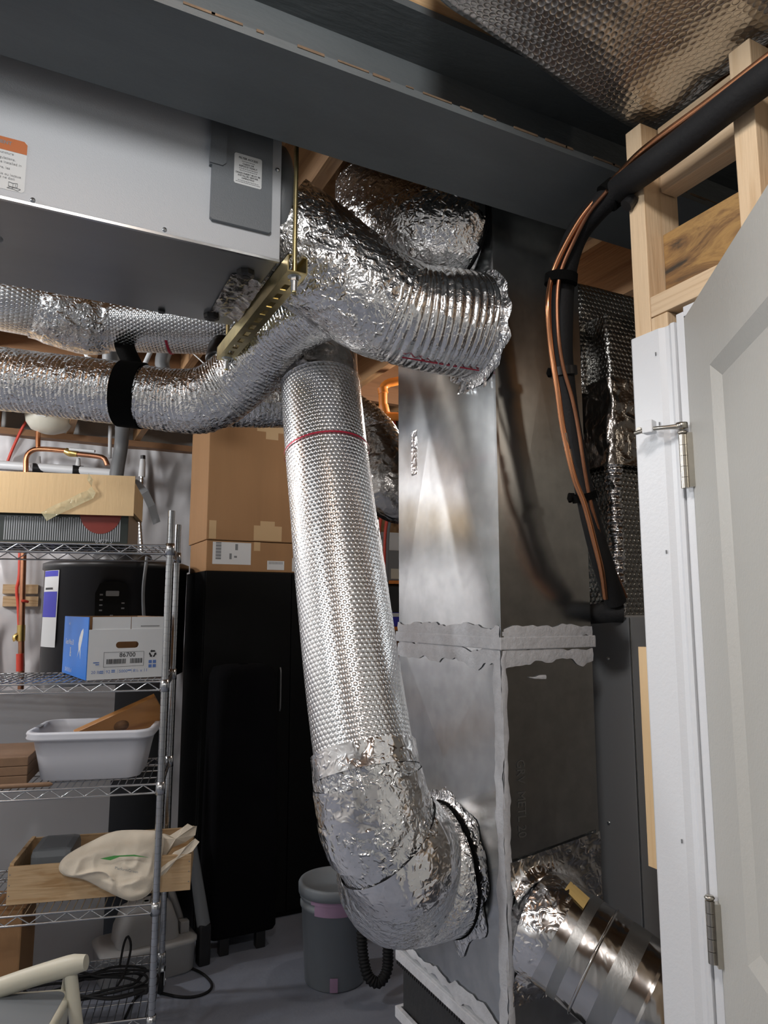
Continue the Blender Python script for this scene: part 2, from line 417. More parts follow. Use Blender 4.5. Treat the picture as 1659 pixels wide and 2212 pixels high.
M['grey_tub'] = plain('grey_tub', (0.36, 0.36, 0.36), 0.6, var=0.08)
M['grey_pipe'] = plain('grey_pipe', (0.14, 0.145, 0.15), 0.5)
M['pvc'] = plain('pvc_white', (0.62, 0.63, 0.64), 0.4)
M['tank_cream'] = plain('tank_cream', (0.58, 0.55, 0.46), 0.4)
M['heater_grey'] = plain('heater_grey', (0.20, 0.205, 0.21), 0.4, 0.3)
M['air_handler'] = plain('air_handler_paint', (0.32, 0.335, 0.355), 0.45, 0.1)
M['silver_tape'] = plain('silver_tape', (0.30, 0.31, 0.32), 0.3)
M['screen'] = plain('screen', (0.22, 0.23, 0.24), 0.3)
t = NT('clear_tape').set((0.72, 0.66, 0.42), 0.10, 0.0, Alpha=0.55); t.bump(t.noise(60, 2, typ='RIDGED_MULTIFRACTAL'), 0.003); M['clear_tape'] = t.m
t = NT('vapor_sheet').set((0.66, 0.65, 0.66), 0.28)
t.color(t.ramp(t.noise(3, 3, 0.6), [(0.3, (0.56, 0.55, 0.56)), (0.7, (0.72, 0.71, 0.72))]))
t.bump(t.noise(5, 3, 0.55, 0.8, (1, 1, 0.5), typ='RIDGED_MULTIFRACTAL'), 0.07); M['vapor_sheet'] = t.m
t = NT('floor_paint').set((0.155, 0.168, 0.195), 0.42)
t.color(t.ramp(t.noise(3.5, 5, 0.65), [(0.3, (0.205, 0.225, 0.280)), (0.7, (0.270, 0.292, 0.350))]))
t.roughness(t.noise(7, 3), 0.34, 0.55); t.bump(t.noise(45, 4, 0.6), 0.0015); M['floor'] = t.m

# ------------------------------------------------------------------ the setting
def box_obj(name, mat, parent, *a, bev=0.0, **k):
    return G().box(*a, bev=bev, **k).build(name, mat, parent)

struct(box_obj('floor', M['floor'], None, -3.0, 3.2, -2.8, 5.2, -0.06, 0.0))
ceil = struct(box_obj('ceiling', M['osb'], None, -3.0, 3.2, -2.8, 5.2, 2.885, 2.92))
jg = G().box(-0.019, 0.019, -2.75, 4.88, 2.642, 2.884)
j0 = None
for k in range(-6, 8):
    x = 0.22 + k * 0.406
    if j0 is None:
        j0 = jg.build('joist', M['joist'], ceil); j = j0
    else:
        j = j0.copy(); COL.objects.link(j); j.parent = ceil
    j.location = (x, 0, 0)
for k in range(-6, 8):       # solid blocking between the joists
    x = 0.22 + k * 0.406
    box_obj('blocking', M['brown_board'], ceil, x + 0.02, x + 0.386, 3.30, 3.338, 2.645, 2.884)
wb = struct(box_obj('wall_back', M['drywall'], None, -3.0, 3.2, 4.92, 5.0, 0, 2.9))
# sheet of white plastic hung over the back wall, wrinkled
nx, nz = 150, 70
X, Z = np.meshgrid(np.linspace(-2.95, 3.15, nx), np.linspace(0.0, 2.62, nz))
Pn = np.stack([X * 1.3 + Z * 0.5, Z * 0.8 - X * 0.25, 0 * X], -1)
Y = 4.885 - 0.03 * ridge(Pn * 1.4) - 0.012 * vnoise(Pn * 4)
vs = np.stack([X, Y, Z], -1).reshape(-1, 3)
fs = [[i * nx + k, i * nx + k + 1, (i + 1) * nx + k + 1, (i + 1) * nx + k] for i in range(nz - 1) for k in range(nx - 1)]
G().add(vs, fs, None, True).build('plastic_sheet', M['vapor_sheet'], wb)
box_obj('top_plate', M['brown_board'], wb, -2.95, 3.15, 4.80, 4.90, 2.60, 2.64)
struct(box_obj('wall_left', M['drywall'], None, -3.06, -3.0, -2.8, 5.0, 0, 2.9))
struct(box_obj('wall_near', M['drywall'], None, -3.0, 3.2, -2.86, -2.8, 0, 2.9))
struct(box_obj('wall_far', M['drywall'], None, 3.2, 3.26, -2.8, 5.0, 0, 2.9))

# framed wall beside the door
wr = struct(empty('wall_right', (1.02, 0.9, 0)))
S0, S1 = 0.978, 1.067
for y0, y1, z0, z1 in ((0.866, 0.903, 0, 2.448), (0.829, 0.865, 0, 2.064), (0.642, 0.680, 2.105, 2.448), (0.235, 0.273, 2.105, 2.448), (0.060, 0.097, 0, 2.448), (-0.35, -0.312, 0, 2.448), (-0.76, -0.722, 0, 2.448)):
    box_obj('stud', M['pine_z'], wr, S0, S1, y0, y1, z0, z1, bev=0.002)
box_obj('head_plate', M['pine_y'], wr, S0, S1, 0.098, 0.865, 2.066, 2.104, bev=0.002)
box_obj('header_board', M['header'], wr, 1.020, 1.06, 0.274, 0.865, 2.106, 2.234, bev=0.002)
box_obj('upper_block', M['pine_y'], wr, 1.020, 1.06, 0.682, 0.864, 2.318, 2.448, bev=0.002)
for y0, y1 in ((-2.75, -0.76), ):
    box_obj('drywall_panel', M['drywall'], wr, S0 - 0.014, S0 - 0.001, y0, 0.0, 0, 2.44)
box_obj('backing_strip', M['maple'], wr, 0.979, 0.992, 0.9035, 0.932, 1.116, 1.482)

# door casing, jamb and door
tr = struct(empty('trim_1', (0.96, 0.85, 0)))
prof = [(0.898, 0.978), (0.898, 0.962), (0.894, 0.9595), (0.836, 0.9615), (0.826, 0.9665), (0.818, 0.9665), (0.810, 0.9615), (0.8035, 0.9625), (0.802, 0.978)]
G().prism([(p[1], p[0]) for p in prof], (0, 0, 0), (1, 0, 0), (0, 1, 0), (0, 0, 1), 2.032).build('casing_board', M['trim_paint'], tr)
box_obj('door_jamb', M['trim_paint'], tr, 0.966, 1.067, 0.786, 0.8015, 0, 2.045, bev=0.0015)
box_obj('head_jamb', M['trim_paint'], tr, 0.964, 1.067, 0.03, 0.785, 2.035, 2.052, bev=0.0015)
for z in (1.985, 1.86, 1.64, 1.18):
    box_obj('nail_hole', M['ink_grey'], tr, 0.9590, 0.9605, 0.842, 0.8435, z, z + 0.006)

door = struct(empty('door_1', (0.952, 0.788, 0), R_(-36.4)))
# leaf in its own frame: x' = outward normal -x, leaf runs along -y
DW, DT = 0.76, 0.035
def leaf():
    g = G(); z0, z1 = 0.01, 2.028; pan = [(0.10, 0.66, 1.083, 1.905), (0.10, 0.66, 0.20, 0.86)]
    ys = [0.004, 0.12, 0.645, DW]; 
    # front skin as frame with bevelled recesses
    def quad(a, b, c, d): g.add([a, b, c, d], [[0, 1, 2, 3]])
    fx = 0.010
    def fr(y0, y1, za, zb, x=fx): quad((x, -y0, za), (x, -y1, za), (x, -y1, zb), (x, -y0, zb))
    Y0, Y1 = 0.128, 0.632
    fr(ys[0], Y0, z0, z1); fr(Y1, DW, z0, z1)
    zs = [z0, 0.20, 0.86, 1.083, 1.905, z1]
    for a, b in ((0, 1), (2, 3), (4, 5)): fr(Y0, Y1, zs[a], zs[b])
    for a, b in ((1, 2), (3, 4)):
        za, zb = zs[a], zs[b]; w = 0.024; dx = 0.009
        o = [(fx, -Y0, za), (fx, -Y1, za), (fx, -Y1, zb), (fx, -Y0, zb)]
        i = [(fx + dx, -Y0 - w, za + w), (fx + dx, -Y1 + w, za + w), (fx + dx, -Y1 + w, zb - w), (fx + dx, -Y0 - w, zb - w)]
        for k in range(4): quad(o[k], o[(k + 1) % 4], i[(k + 1) % 4], i[k])
        quad(*i)
    B = fx + DT
    quad((B, -ys[0], z0), (B, -ys[0], z1), (B, -DW, z1), (B, -DW, z0))
    quad((fx, -ys[0], z0), (fx, -ys[0], z1), (B, -ys[0], z1), (B, -ys[0], z0))
    quad((fx, -DW, z0), (B, -DW, z0), (B, -DW, z1), (fx, -DW, z1))
    quad((fx, -ys[0], z1), (fx, -DW, z1), (B, -DW, z1), (B, -ys[0], z1))
    quad((fx, -ys[0], z0), (B, -ys[0], z0), (B, -DW, z0), (fx, -DW, z0))
    return g
leaf().build('door_leaf', M['door_paint'], door, local=True)
for zc in (1.787, 1.070, 0.28):
    h = None
    for k in range(5):
        z = zc - 0.0445 + k * 0.0178
        g = G().cyl((-0.001, 0.002, z + 0.0004), (-0.001, 0.002, z + 0.0174), 0.0068, seg=14)
        o = g.build('hinge', M['nickel'], door, local=True) if h is None else g.build('knuckle', M['nickel'], h, local=True)
        h = h or o
    G().lathe([(0, 0.004), (0.006, 0.003), (0.0078, 0), (0.006, -0.003), (0, -0.003)], (-0.001, 0.002, zc + 0.048), 14).build('pin_head', M['nickel'], h, local=True)
    G().box(0.002, 0.012, -0.014, -0.001, zc - 0.0445, zc + 0.0445).build('hinge_leaf', M['nickel'], h, local=True)
# hinge-pin stop (above the upper hinge), swung against the casing
hs = G().lathe([(0.0045, 0.006), (0.0095, 0.005), (0.0095, -0.004), (0.0045, -0.005)], (0.951, 0.790, 1.846), 16).build('hinge_stop', M['nickel'], door)
G().tube([(0.951, 0.792, 1.846), (0.938, 0.812, 1.847), (0.930, 0.838, 1.849), (0.926, 0.866, 1.848)], [0.005, 0.0036, 0.0036, 0.0036], seg=10, step=0.004).build('stop_arm', M['nickel'], hs)
G().box(-0.010, 0.010, -0.009, 0.009, -0.010, 0.012, bev=0.002, M=Matrix.Translation((0.932, 0.840, 1.852)) @ Matrix.Rotation(R_(20), 4, 'Z')).build('bumper_pad', M['trim_paint'], hs)
G().cyl((0.926, 0.858, 1.852), (0.944, 0.860, 1.852), 0.005, seg=12).build('stop_screw', M['nickel'], hs)

# ------------------------------------------------------------------ steel beam
bmt = thing('steel_beam', 'grey painted steel I-beam crossing under the ceiling joists', 'beam', (0.2, 1.077, 2.42))
BX0, BX1 = -2.95, 2.6
prof = [(0.968, 2.42), (1.184, 2.42), (1.184, 2.434), (1.082, 2.438), (1.082, 2.584), (1.184, 2.588), (1.184, 2.602), (0.968, 2.602), (0.968, 2.588), (1.072, 2.584), (1.072, 2.438), (0.968, 2.434)]
G().prism(prof, (BX0, 0, 0), (0, 1, 0), (0, 0, 1), (1, 0, 0), BX1 - BX0).build('beam_section', M['beam'], bmt)
box_obj('nailer_plank', M['pine_x'], bmt, BX0, BX1, 0.975, 1.178, 2.6025, 2.6415)
rng = random.Random(3)
g = G()
for k in range(26):          # chipped mill edge
    x = -0.2 + k * 0.06 + rng.uniform(-.02, .02); l = rng.uniform(.01, .06)
    g.box(x, x + l, 0.9665, 0.972, 2.4335 - rng.uniform(0, .003), 2.4355)
g.build('chipped_edge', M['rust'], bmt)

# ------------------------------------------------------------------ ventilation unit
vu = thing('ventilation_unit', 'pale grey ventilation unit with dark filter cover hung under the joists', 'ventilator', (-0.1, 1.42, 2.215))
box_obj('casing', M['unit_steel'], vu, -0.80, 0.4075, 1.253, 1.602, 2.215, 2.618, bev=0.003)
box_obj('front_panel', M['unit_white'], vu, -0.80, 0.409, 1.2485, 1.2535, 2.219, 2.618, bev=0.0015)
box_obj('bottom_lip', M['zinc'], vu, -0.80, 0.409, 1.2475, 1.2535, 2.2135, 2.2185)
fc = G().prism([(0.271, 2.268), (0.275, 2.264), (0.384, 2.264), (0.388, 2.268), (0.388, 2.60), (0.267, 2.60), (0.267, 2.372), (0.2715, 2.372)], (0, 1.2484, 0), (1, 0, 0), (0, 0, 1), (0, -1, 0), 0.009).build('filter_cover', M['unit_grey'], vu)
G().prism([(0.266, 2.374), (0.290, 2.374), (0.297, 2.381), (0.297, 2.60), (0.266, 2.60)], (0, 1.2393, 0), (1, 0, 0), (0, 0, 1), (0, -1, 0), 0.003).build('cover_latch', M['unit_grey'], fc)
def rrect(x0, x1, z0, z1, r=0.004, n=4):
    o = []
    for cx, cz, a in ((x1 - r, z1 - r, 0), (x0 + r, z1 - r, 90), (x0 + r, z0 + r, 180), (x1 - r, z0 + r, 270)):
        for k in range(n + 1):
            an = R_(a + 90 * k / n); o.append((cx + r * math.cos(an), cz + r * math.sin(an)))
    return o
XZ = ((1, 0, 0), (0, 0, 1))
sl = G().prism(rrect(0.3125, 0.3665, 2.3475, 2.4095), (0, 1.2393, 0), *XZ, (0, -1, 0), 0.0004).build('access_label', M['label_white'], vu)
tx = lambda s, size, x, z, al='CENTER', y=1.2386, bold=0.0, sx=1.0: (s, size, (x, y, z), *XZ, dict(align=al, bold=bold, sx=sx))
cx = 0.3395
lettering([tx('FILTER ACCESS', 0.0056, cx, 2.3995, bold=1e-4), tx('CLEAN OR', 0.0046, cx, 2.3885, bold=1e-4), tx('REPLACE YEARLY', 0.0046, cx, 2.3835, bold=1e-4),
           tx('DRAIN INSERT MUST BE', 0.0045, cx, 2.3690, bold=1e-4), tx('INSTALLED BEFORE', 0.0045, cx, 2.3640, bold=1e-4), tx('OPERATING', 0.0045, cx, 2.3590, bold=1e-4)], M['ink'], sl)
g = G()
for z, a, b in ((2.3945, .327, .352), (2.3795, .322, .358), (2.3755, .323, .357), (2.3548, .320, .360), (2.3515, .316, .364)):
    x = a
    rr = random.Random(int(z * 1e4))
    while x < b:
        l = rr.uniform(.0015, .004); g.box(x, min(b, x + l), 1.2385, 1.2388, z, z + 0.0012); x += l + 0.0008
g.build('fine_print', M['ink_grey'], sl)
wl = G().prism(rrect(-0.16, -0.0345, 2.2315, 2.3225, 0.005), (0, 1.2483, 0), *XZ, (0, -1, 0), 0.0004).build('warning_label', M['label_white'], vu)
G().prism([(-0.16, 2.300), (-0.0345, 2.300), (-0.0345, 2.3175), (-0.0395, 2.3226), (-0.16, 2.3226)], (0, 1.2478, 0), *XZ, (0, -1, 0), 0.0003).build('orange_band', M['label_orange'], wl)
yl = 1.2472
tl = lambda s, size, x, z, bold=0.0: tx(s, size, x, z, 'RIGHT', yl, bold)
lettering([tl('AVERTISSEMENT', 0.0085, -0.0575, 2.3105, 2e-4), tl('puncture', 0.0062, -0.0535, 2.2935), tl('regulations,', 0.0062, -0.0505, 2.2840), tl('not be installed in', 0.0062, -0.0410, 2.2765),
           tl('structure, les', 0.0062, -0.0575, 2.2670), tl('locaux ou locaux', 0.0062, -0.0405, 2.2560), tl('conforme ne doit', 0.0062, -0.0495, 2.2500)], M['ink_grey'], wl)
g = G()
def seg2(g, a, b, w, y): 
    a = Vector((a[0], 0, a[1])); b = Vector((b[0], 0, b[1])); d = (b - a).normalized(); n = Vector((-d.z, 0, d.x)) * w / 2
    g.prism([(p.x, p.z) for p in (a - n, b - n, b + n, a + n)], (0, y, 0), *XZ, (0, -1, 0), 0.0002)
bk = [[(-.058, 2.2455), (-.058, 2.2385), (-.0515, 2.2375), (-.045, 2.2385), (-.045, 2.2455), (-.0515, 2.2445), (-.058, 2.2455)], [(-.0515, 2.2445), (-.0515, 2.2375)], [(-.0475, 2.2435), (-.0475, 2.240)],
      [(-.060, 2.2345), (-.055, 2.2375), (-.046, 2.2372), (-.040, 2.2365), (-.044, 2.2330), (-.052, 2.2345), (-.060, 2.2345)], [(-.0505, 2.2375), (-.053, 2.2345)]]
for pl in bk:
    for a, b in zip(pl, pl[1:]): seg2(g, a, b, 0.0008, yl)
g.build('book_symbol', M['ink_grey'], wl)
for x, z in ((-0.021, 2.2235), (0.192, 2.2255), (0.4005, 2.404)):
    s_ = G().lathe([(0, -0.0035), (0.0025, -0.0032), (0.0042, -0.001), (0.0046, 0.0015)], (x, 1.2475, z), 14, (0, 1, 0)).build('screw', M['zinc'], vu)
    G().cyl((x, 1.2439, z), (x, 1.2434, z), 0.0013, seg=6).build('socket', M['ink'], s_)
G().lathe([(0.10, 0), (0.128, 0.002), (0.136, 0.014), (0.136, 0.030), (0.128, 0.038), (0.10, 0.040)], (0.4075, 1.405, 2.405), 40, (1, 0, 0)).build('duct_collar', M['unit_grey'], vu)
for x, y in ((0.362, 1.318), (0.352, 1.56)):
    gr = G().lathe([(0.004, -0.012), (0.010, -0.012), (0.0175, -0.0095), (0.0185, -0.003), (0.0185, 0.0)], (x, y, 2.215), 8, smooth=False).build('grommet', M['black_plastic'], vu)
    G().cyl((x, y, 2.2035), (x, y, 2.2025), 0.007, seg=6).build('grommet_hole', M['ink'], gr)
G().cyl((0.245, 1.585, 2.2149), (0.245, 1.585, 2.209), 0.008, seg=14).build('drain_plug', M['black_plastic'], vu)
G().lathe([(0.0, -0.016), (0.012, -0.015), (0.016, -0.006), (0.024, 0)], (-0.09, 1.40, 2.2149), 18).build('drain_spout', M['zinc'], vu)
# crumpled dark tape along the strut side of the bottom
n1, n2 = 30, 16
A, B = np.meshgrid(np.linspace(0, 1, n1), np.linspace(0, 1, n2))
Xp = 0.338 + 0.066 * B + 0.006 * A; Yp = 1.335 + A * 0.215
Zp = 2.2135 - 0.003 * np.abs(ridge(np.stack([Xp * 60, Yp * 40, 0 * A], -1))) - 0.010 * np.clip(B - 0.62, 0, 1) * 2.2
vs = np.stack([Xp, Yp, Zp], -1).reshape(-1, 3)
G().add(vs, [[i * n1 + k, i * n1 + k + 1, (i + 1) * n1 + k + 1, (i + 1) * n1 + k] for i in range(n2 - 1) for k in range(n1 - 1)], None, True).build('foil_patch', M['foil_dark'], vu)

# strut channel under the unit with slots, plus its hanging rods
st_ = thing('strut_channel', 'slotted gold zinc strut channel carrying the ventilation unit', 'channel', (0.425, 1.47, 2.185))
sx0, sx1, sz0, sz1 = 0.4105, 0.4505, 2.178, 2.2125
g = G()
g.box(sx0, sx0 + .0025, 1.205, 1.745, sz0, sz1); g.box(sx1 - .0025, sx1, 1.205, 1.745, sz0, sz1)
g.box(sx0, sx0 + .009, 1.205, 1.745, sz1 - .0025, sz1); g.box(sx1 - .009, sx1, 1.205, 1.745, sz1 - .0025, sz1)
g.box(sx0 + .0025, sx0 + .0135, 1.205, 1.745, sz0, sz0 + .0025); g.box(sx1 - .0135, sx1 - .0025, 1.205, 1.745, sz0, sz0 + .0025)
y = 1.205; g.box(sx0 + .0135, sx1 - .0135, y, y + 0.012, sz0, sz0 + .0025); y = 1.217
while y < 1.735:
    y2 = min(1.745, y + 0.027 + 0.018); g.box(sx0 + .0135, sx1 - .0135, y + 0.027, y2, sz0, sz0 + .0025); y = y2
g.build('channel_body', M['zinc_gold'], st_)
for y, far in ((1.223, False), (1.722, True)):
    rx = 0.4305
    rod = thing('threaded_rod', 'gold threaded rod at the far end of the strut channel' if far else 'gold threaded rod beside the unit front at the near strut end', 'rod', (rx, y, 2.15), group='strut hanger rods')
    pr = [(0.0048 if k % 2 else 0.0042, k * 0.0022) for k in range(int((2.64 - 2.146) / 0.0022))]
    G().lathe(pr, (rx, y, 2.146), 10).build('rod_shaft', M['zinc_gold'], rod)
    G().cyl((rx, y, 2.1685), (rx, y, 2.1770), 0.0085, seg=6, smooth=False).build('hex_nut', M['zinc'], rod)
    G().cyl((rx, y, 2.1770), (rx, y, 2.1778), 0.013, seg=20).build('washer', M['zinc'], rod)
    G().cyl((rx, y, 2.1480), (rx, y, 2.1685), 0.0062, seg=10).build('rod_sleeve', M['zinc'], rod)
cap = thing('black_pipe', 'shiny black pipe stub behind the far end of the strut channel', 'pipe', (0.40, 1.80, 2.10))
c0 = at(476, 768, 1.98)
G().lathe([(0.0, -0.03), (0.036, -0.028), (0.040, -0.02), (0.040, 0.03), (0.034, 0.034), (0.034, 0.05)], c0, 28, (0.25, 0.35, 0.9)).build('stub_body', M['black_plastic'], cap)

# ------------------------------------------------------------------ sheet-metal duct
DX0, DX1, DY0, DY1 = 0.916, 1.168, 1.25, 1.708
sd = thing('sheet_metal_duct', 'tall rectangular galvanized sheet metal duct with grey sealed seams', 'duct', (1.04, 1.48, 0.3))
def shell(z0, z1, cross):
    g = G(); x0, x1, y0, y1 = DX0, DX1, DY0, DY1
    def face(a, b, c, d, nrm, k):
        ctr = [(p + q + r + s) / 4 for p, q, r, s in zip(a, b, c, d)]
        if cross is not None and k == 'left': ctr[2] = cross
        ctr = [p + n * 0.005 for p, n in zip(ctr, nrm)]
        g.add([a, b, c, d, ctr], [[0, 1, 4], [1, 2, 4], [2, 3, 4], [3, 0, 4]])
    face((x0, y1, z0), (x0, y0, z0), (x0, y0, z1), (x0, y1, z1), (-1, 0, 0), 'left')
    face((x0, y0, z0), (x1, y0, z0), (x1, y0, z1), (x0, y0, z1), (0, -0.3, 0), 'front')
    face((x1, y0, z0), (x1, y1, z0), (x1, y1, z1), (x1, y0, z1), (1, 0, 0), 'right')
    face((x1, y1, z0), (x0, y1, z0), (x0, y1, z1), (x1, y1, z1), (0, 1, 0), 'back')
    return g
shell(1.475, 2.66, 2.16).build('upper_section', M['galv'], sd)
shell(0.69, 1.475, 1.2).build('lower_section', M['galv'], sd)
box_obj('folded_corner', M['galv'], sd, DX0 - 0.003, DX0 + 0.004, DY0 - 0.004, DY0 + 0.003, 0.69, 2.66)
def ring_flange(name, mat, z0, z1, o, parent=sd):
    g = G(); x0, x1, y0, y1 = DX0, DX1, DY0, DY1
    g.box(x0 - o, x0 + .002, y0 - o, y1 + o, z0, z1, bev=0.002); g.box(x1 - .002, x1 + o, y0 - o, y1 + o, z0, z1, bev=0.002)
    g.box(x0, x1, y0 - o, y0 + .002, z0, z1, bev=0.002); g.box(x0, x1, y1 - .002, y1 + o, z0, z1, bev=0.002)
    return g.build(name, mat, parent)
ring_flange('seam_flange', M['sealant'], 1.462, 1.488, 0.007)
L_ = DY1 - DY0
for nm, g in (
    ('sealant', ragged((DX0 - .0035, DY0, 1.475), (0, 1, 0), (0, 0, 1), (-1, 0, 0), L_, 0.010, 0.034, 0.006, 0.002, 3)),
    ('sealant', ragged((DX0 - .0035, DY0, 1.475), (0, 1, 0), (0, 0, 1), (-1, 0, 0), L_, -0.050, -0.010, 0.010, 0.002, 8)),
    ('sealant', ragged((DX0, DY0 - .003, 1.475), (1, 0, 0), (0, 0, 1), (0, -1, 0), DX1 - DX0, 0.010, 0.036, 0.006, 0.002, 5)),
    ('sealant', ragged((DX0, DY0 - .003, 1.475), (1, 0, 0), (0, 0, 1), (0, -1, 0), DX1 - DX0, -0.046, -0.010, 0.008, 0.002, 11)),
    ('sealant', ragged((DX0 - .0042, DY0 - .002, 0.66), (0, 0, 1), (0, 1, 0), (-1, 0, 0), 0.80, -0.002, 0.026, 0.005, 0.002, 14, 90)),
    ('sealant', ragged((DX0 - .002, DY0 - .0045, 0.66), (0, 0, 1), (1, 0, 0), (0, -1, 0), 0.80, -0.002, 0.012, 0.004, 0.002, 19, 90)),
    ('sealant', ragged((DX0 - .0035, DY0, 0.69), (0, 1, 0), (0, 0, 1), (-1, 0, 0), L_, 0.005, 0.034, 0.009, 0.002, 23)),
    ('sealant', ragged((DX0 + .07, DY0 - .0035, 1.40), (1, 0, -0.08), (0, 0, 1), (0, -1, 0), 0.045, 0.0, 0.006, 0.003, 0.0015, 29, 20)),
):
    g.build(nm, M['sealant'], sd)
ring_flange('lower_flange', M['sealant'], 0.665, 0.690, 0.009)
box_obj('canvas_connector', M['canvas'], sd, DX0 + .006, DX1 - .006, DY0 + .006, DY1 - .006, 0.555, 0.668)
ring_flange('base_flange', M['sealant'], 0.530, 0.556, 0.010)
g = G()
for k in range(46):
    y = DY0 + 0.01 + k * 0.0098
    g.box(DX0 - .0125, DX0 - .0085, y, y + 0.005, 0.660, 0.6665)
g.build('crimped_edge', M['ink'], sd)
box_obj('base_section', M['galv'], sd, DX0, DX1, DY0, DY1, 0.0, 0.532)
lettering([('GRV  METL 20', 0.030, (0.948, DY0 - 0.0022, 1.235), (0, 0, -1), (1, 0, 0), dict(sx=0.85))], M['dull_steel'], sd, 'stamped_lettering')
box_obj('side_flap', M['foil_tape'], sd, DX0 - 0.003, DX0 - 0.001, 1.60, 1.63, 1.90, 2.02)

# ------------------------------------------------------------------ insulated round ducts
def crumple(amp, fq, seed=0.0, lump=0.0):
    def d(S, A, P):
        Q = P + seed
        w_ = vnoise(Q * fq * 0.5)[..., None] * 0.35 / fq * 8
        return 0.42 * amp * (ridge((Q + w_ * 0.02) * fq) * 0.6 + 0.45 * ridge(Q * fq * 2.6 + 4)) + lump * vnoise(Q * 6)
    return d
def ribs(amp, pitch, seed=0.0, lump=0.0, cr=0.0):
    def d(S, A, P):
        ph = S / pitch + 0.35 * vnoise(P * 9 + seed) + A / (2 * np.pi)
        r = np.abs(np.sin(np.pi * ph)) ** 0.6
        return amp * r + lump * vnoise(P * 7 + seed) + cr * ridge(P * 60 + seed)
    return d
def flange_disc(c, r0, r1, nx, seed, amp=0.012, mat='foil_crinkle'):
    """crumpled tape collar lying on the duct face x = const"""
    m, K = 80, 6; vs = []; fs = []
    for k in range(K + 1):
        for j in range(m):
            a = 2 * math.pi * j / m; q = k / K
            e = 1 + 0.16 * float(vnoise(np.array([[math.cos(a) * 4 + seed, math.sin(a) * 4, 1.0]]))[0]) * q
            r = (r0 + (r1 - r0) * q) * e
            p = Vector((c[0], c[1] + r * math.cos(a), c[2] + r * math.sin(a)))
            n = float(vnoise(np.array([[p.x * 40 + seed, p.y * 40, p.z * 40]]))[0])
            p.x += nx * (0.003 + (1 - q) ** 2 * 0.016 + amp * 0.3 * abs(n)); vs.append(p)
    for k in range(K):
        for j in range(m): fs.append([k * m + j, k * m + (j + 1) % m, (k + 1) * m + (j + 1) % m, (k + 1) * m + j])
    return G().add(vs, fs, None, True)

# vertical bubble-wrapped duct
d1 = thing('insulated_duct', 'large bubble foil wrapped duct leaning down to the sheet metal duct', 'duct', (0.6, 1.6, 0.82))
axis1 = [at(693, 832, 1.79), at(708, 1000, 1.72), at(742, 1300, 1.62), at(776, 1560, 1.535), at(788, 1640, 1.51)]
G().tube(axis1, 0.1035, seg=72, step=0.008, disp=lambda S, A, P: 0.002 * vnoise(P * 5)).build('bubble_wrap', M['foil_bubble'], d1)
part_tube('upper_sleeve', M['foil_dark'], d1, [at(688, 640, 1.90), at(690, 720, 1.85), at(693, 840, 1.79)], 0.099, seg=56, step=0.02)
def band(a, b, r, w, name, mat, parent, disp=None):
    a = Vector(a); b = Vector(b); t = (b - a).normalized()
    return G().tube([a, a + t * w], r, seg=64, step=w / 3, disp=disp, cap=False).build(name, mat, parent)
P_, _, _ = spline(axis1, 0.1, 0.004)
def on_axis(py):
    best = min(range(len(P_) - 1), key=lambda i: abs(P_[i][2] - py)); return P_[best], P_[min(best + 3, len(P_) - 1)]
zc = at(708, 978, 1.73).z
a, b = on_axis(zc); band(a, b, 0.1062, 0.005, 'red_mark', M['red_ink'], d1)
a, b = on_axis(at(693, 836, 1.79).z); band(a, b, 0.1065, 0.004, 'wrap_edge', M['foil_tape'], d1)
# lengthwise tape seam on the duct side
tp = []
for t_ in np.linspace(0.42, 1.0, 30):
    i = int(t_ * (len(P_) - 1)); p = Vector(P_[i]); tp.append(p)
view_r = Vector((CT, -ST, 0)); fwd_ = Vector((ST, CT, 0))
g = G(); vs = []; fs = []
for i, p in enumerate(tp):
    for k, an in enumerate(np.linspace(-8, 26, 6)):
        d_ = view_r * math.cos(R_(an)) - fwd_ * math.sin(R_(an)); r_ = 0.1058 + 0.001 * math.sin(i * 2.1 + k)
        vs.append(p + d_ * r_)
for i in range(len(tp) - 1):
    for k in range(5): fs.append([i * 6 + k, i * 6 + k + 1, (i + 1) * 6 + k + 1, (i + 1) * 6 + k])
G().add(vs, fs, None, True).build('tape_seam', M['foil_tape'], d1)
elb = [at(784, 1615, 1.52), at(798, 1700, 1.51), at(822, 1785, 1.515), at(868, 1850, 1.55), Vector((0.80, 1.475, 0.955)), Vector((0.9135, 1.462, 0.965))]
G().tube(elb, [0.107, 0.110, 0.115, 0.124, 0.136, 0.140], seg=150, step=0.0045, disp=crumple(0.0042, 34, 2.0, 0.005)).build('elbow_wrap', M['foil_crinkle'], d1)
G().tube([Vector((0.897, 1.463, 0.964)), Vector((0.901, 1.463, 0.964))], 0.1445, seg=80, step=0.002).build('tie_strap', M['black_strap'], d1)
flange_disc((DX0, 1.462, 0.965), 0.130, 0.160, -1, 3.0).build('tape_collar', M['foil_crinkle'], d1)
E_, ER_, ES_ = spline(elb, [0.107, 0.110, 0.115, 0.124, 0.136, 0.140], 0.004)
for k_, (q0, q1, sd_) in enumerate(((0.12, 0.24, 1.0), (0.22, 0.33, 5.0), (0.36, 0.47, 9.0), (0.60, 0.70, 14.0))):     # overlapping tape wraps round the elbow
    i0, i1 = int(q0 * len(E_)), int(q1 * len(E_)); pk = [E_[i] for i in np.linspace(i0, i1, 5).astype(int)]
    tk = np.array([0.004, 0.0, -0.003][k_ % 3]); sk = Vector((0, 0.006 * (k_ % 2), 0))
    G().tube([Vector(q) + sk for q in pk], [ER_[i0] + 0.0035, *[ER_[int(i)] + 0.0035 for i in np.linspace(i0, i1, 5)[1:]]], seg=120, step=0.004, cap=False, disp=crumple(0.0042, 42, sd_, 0.003)).build('tape_wrap', M['foil_tape'], d1)
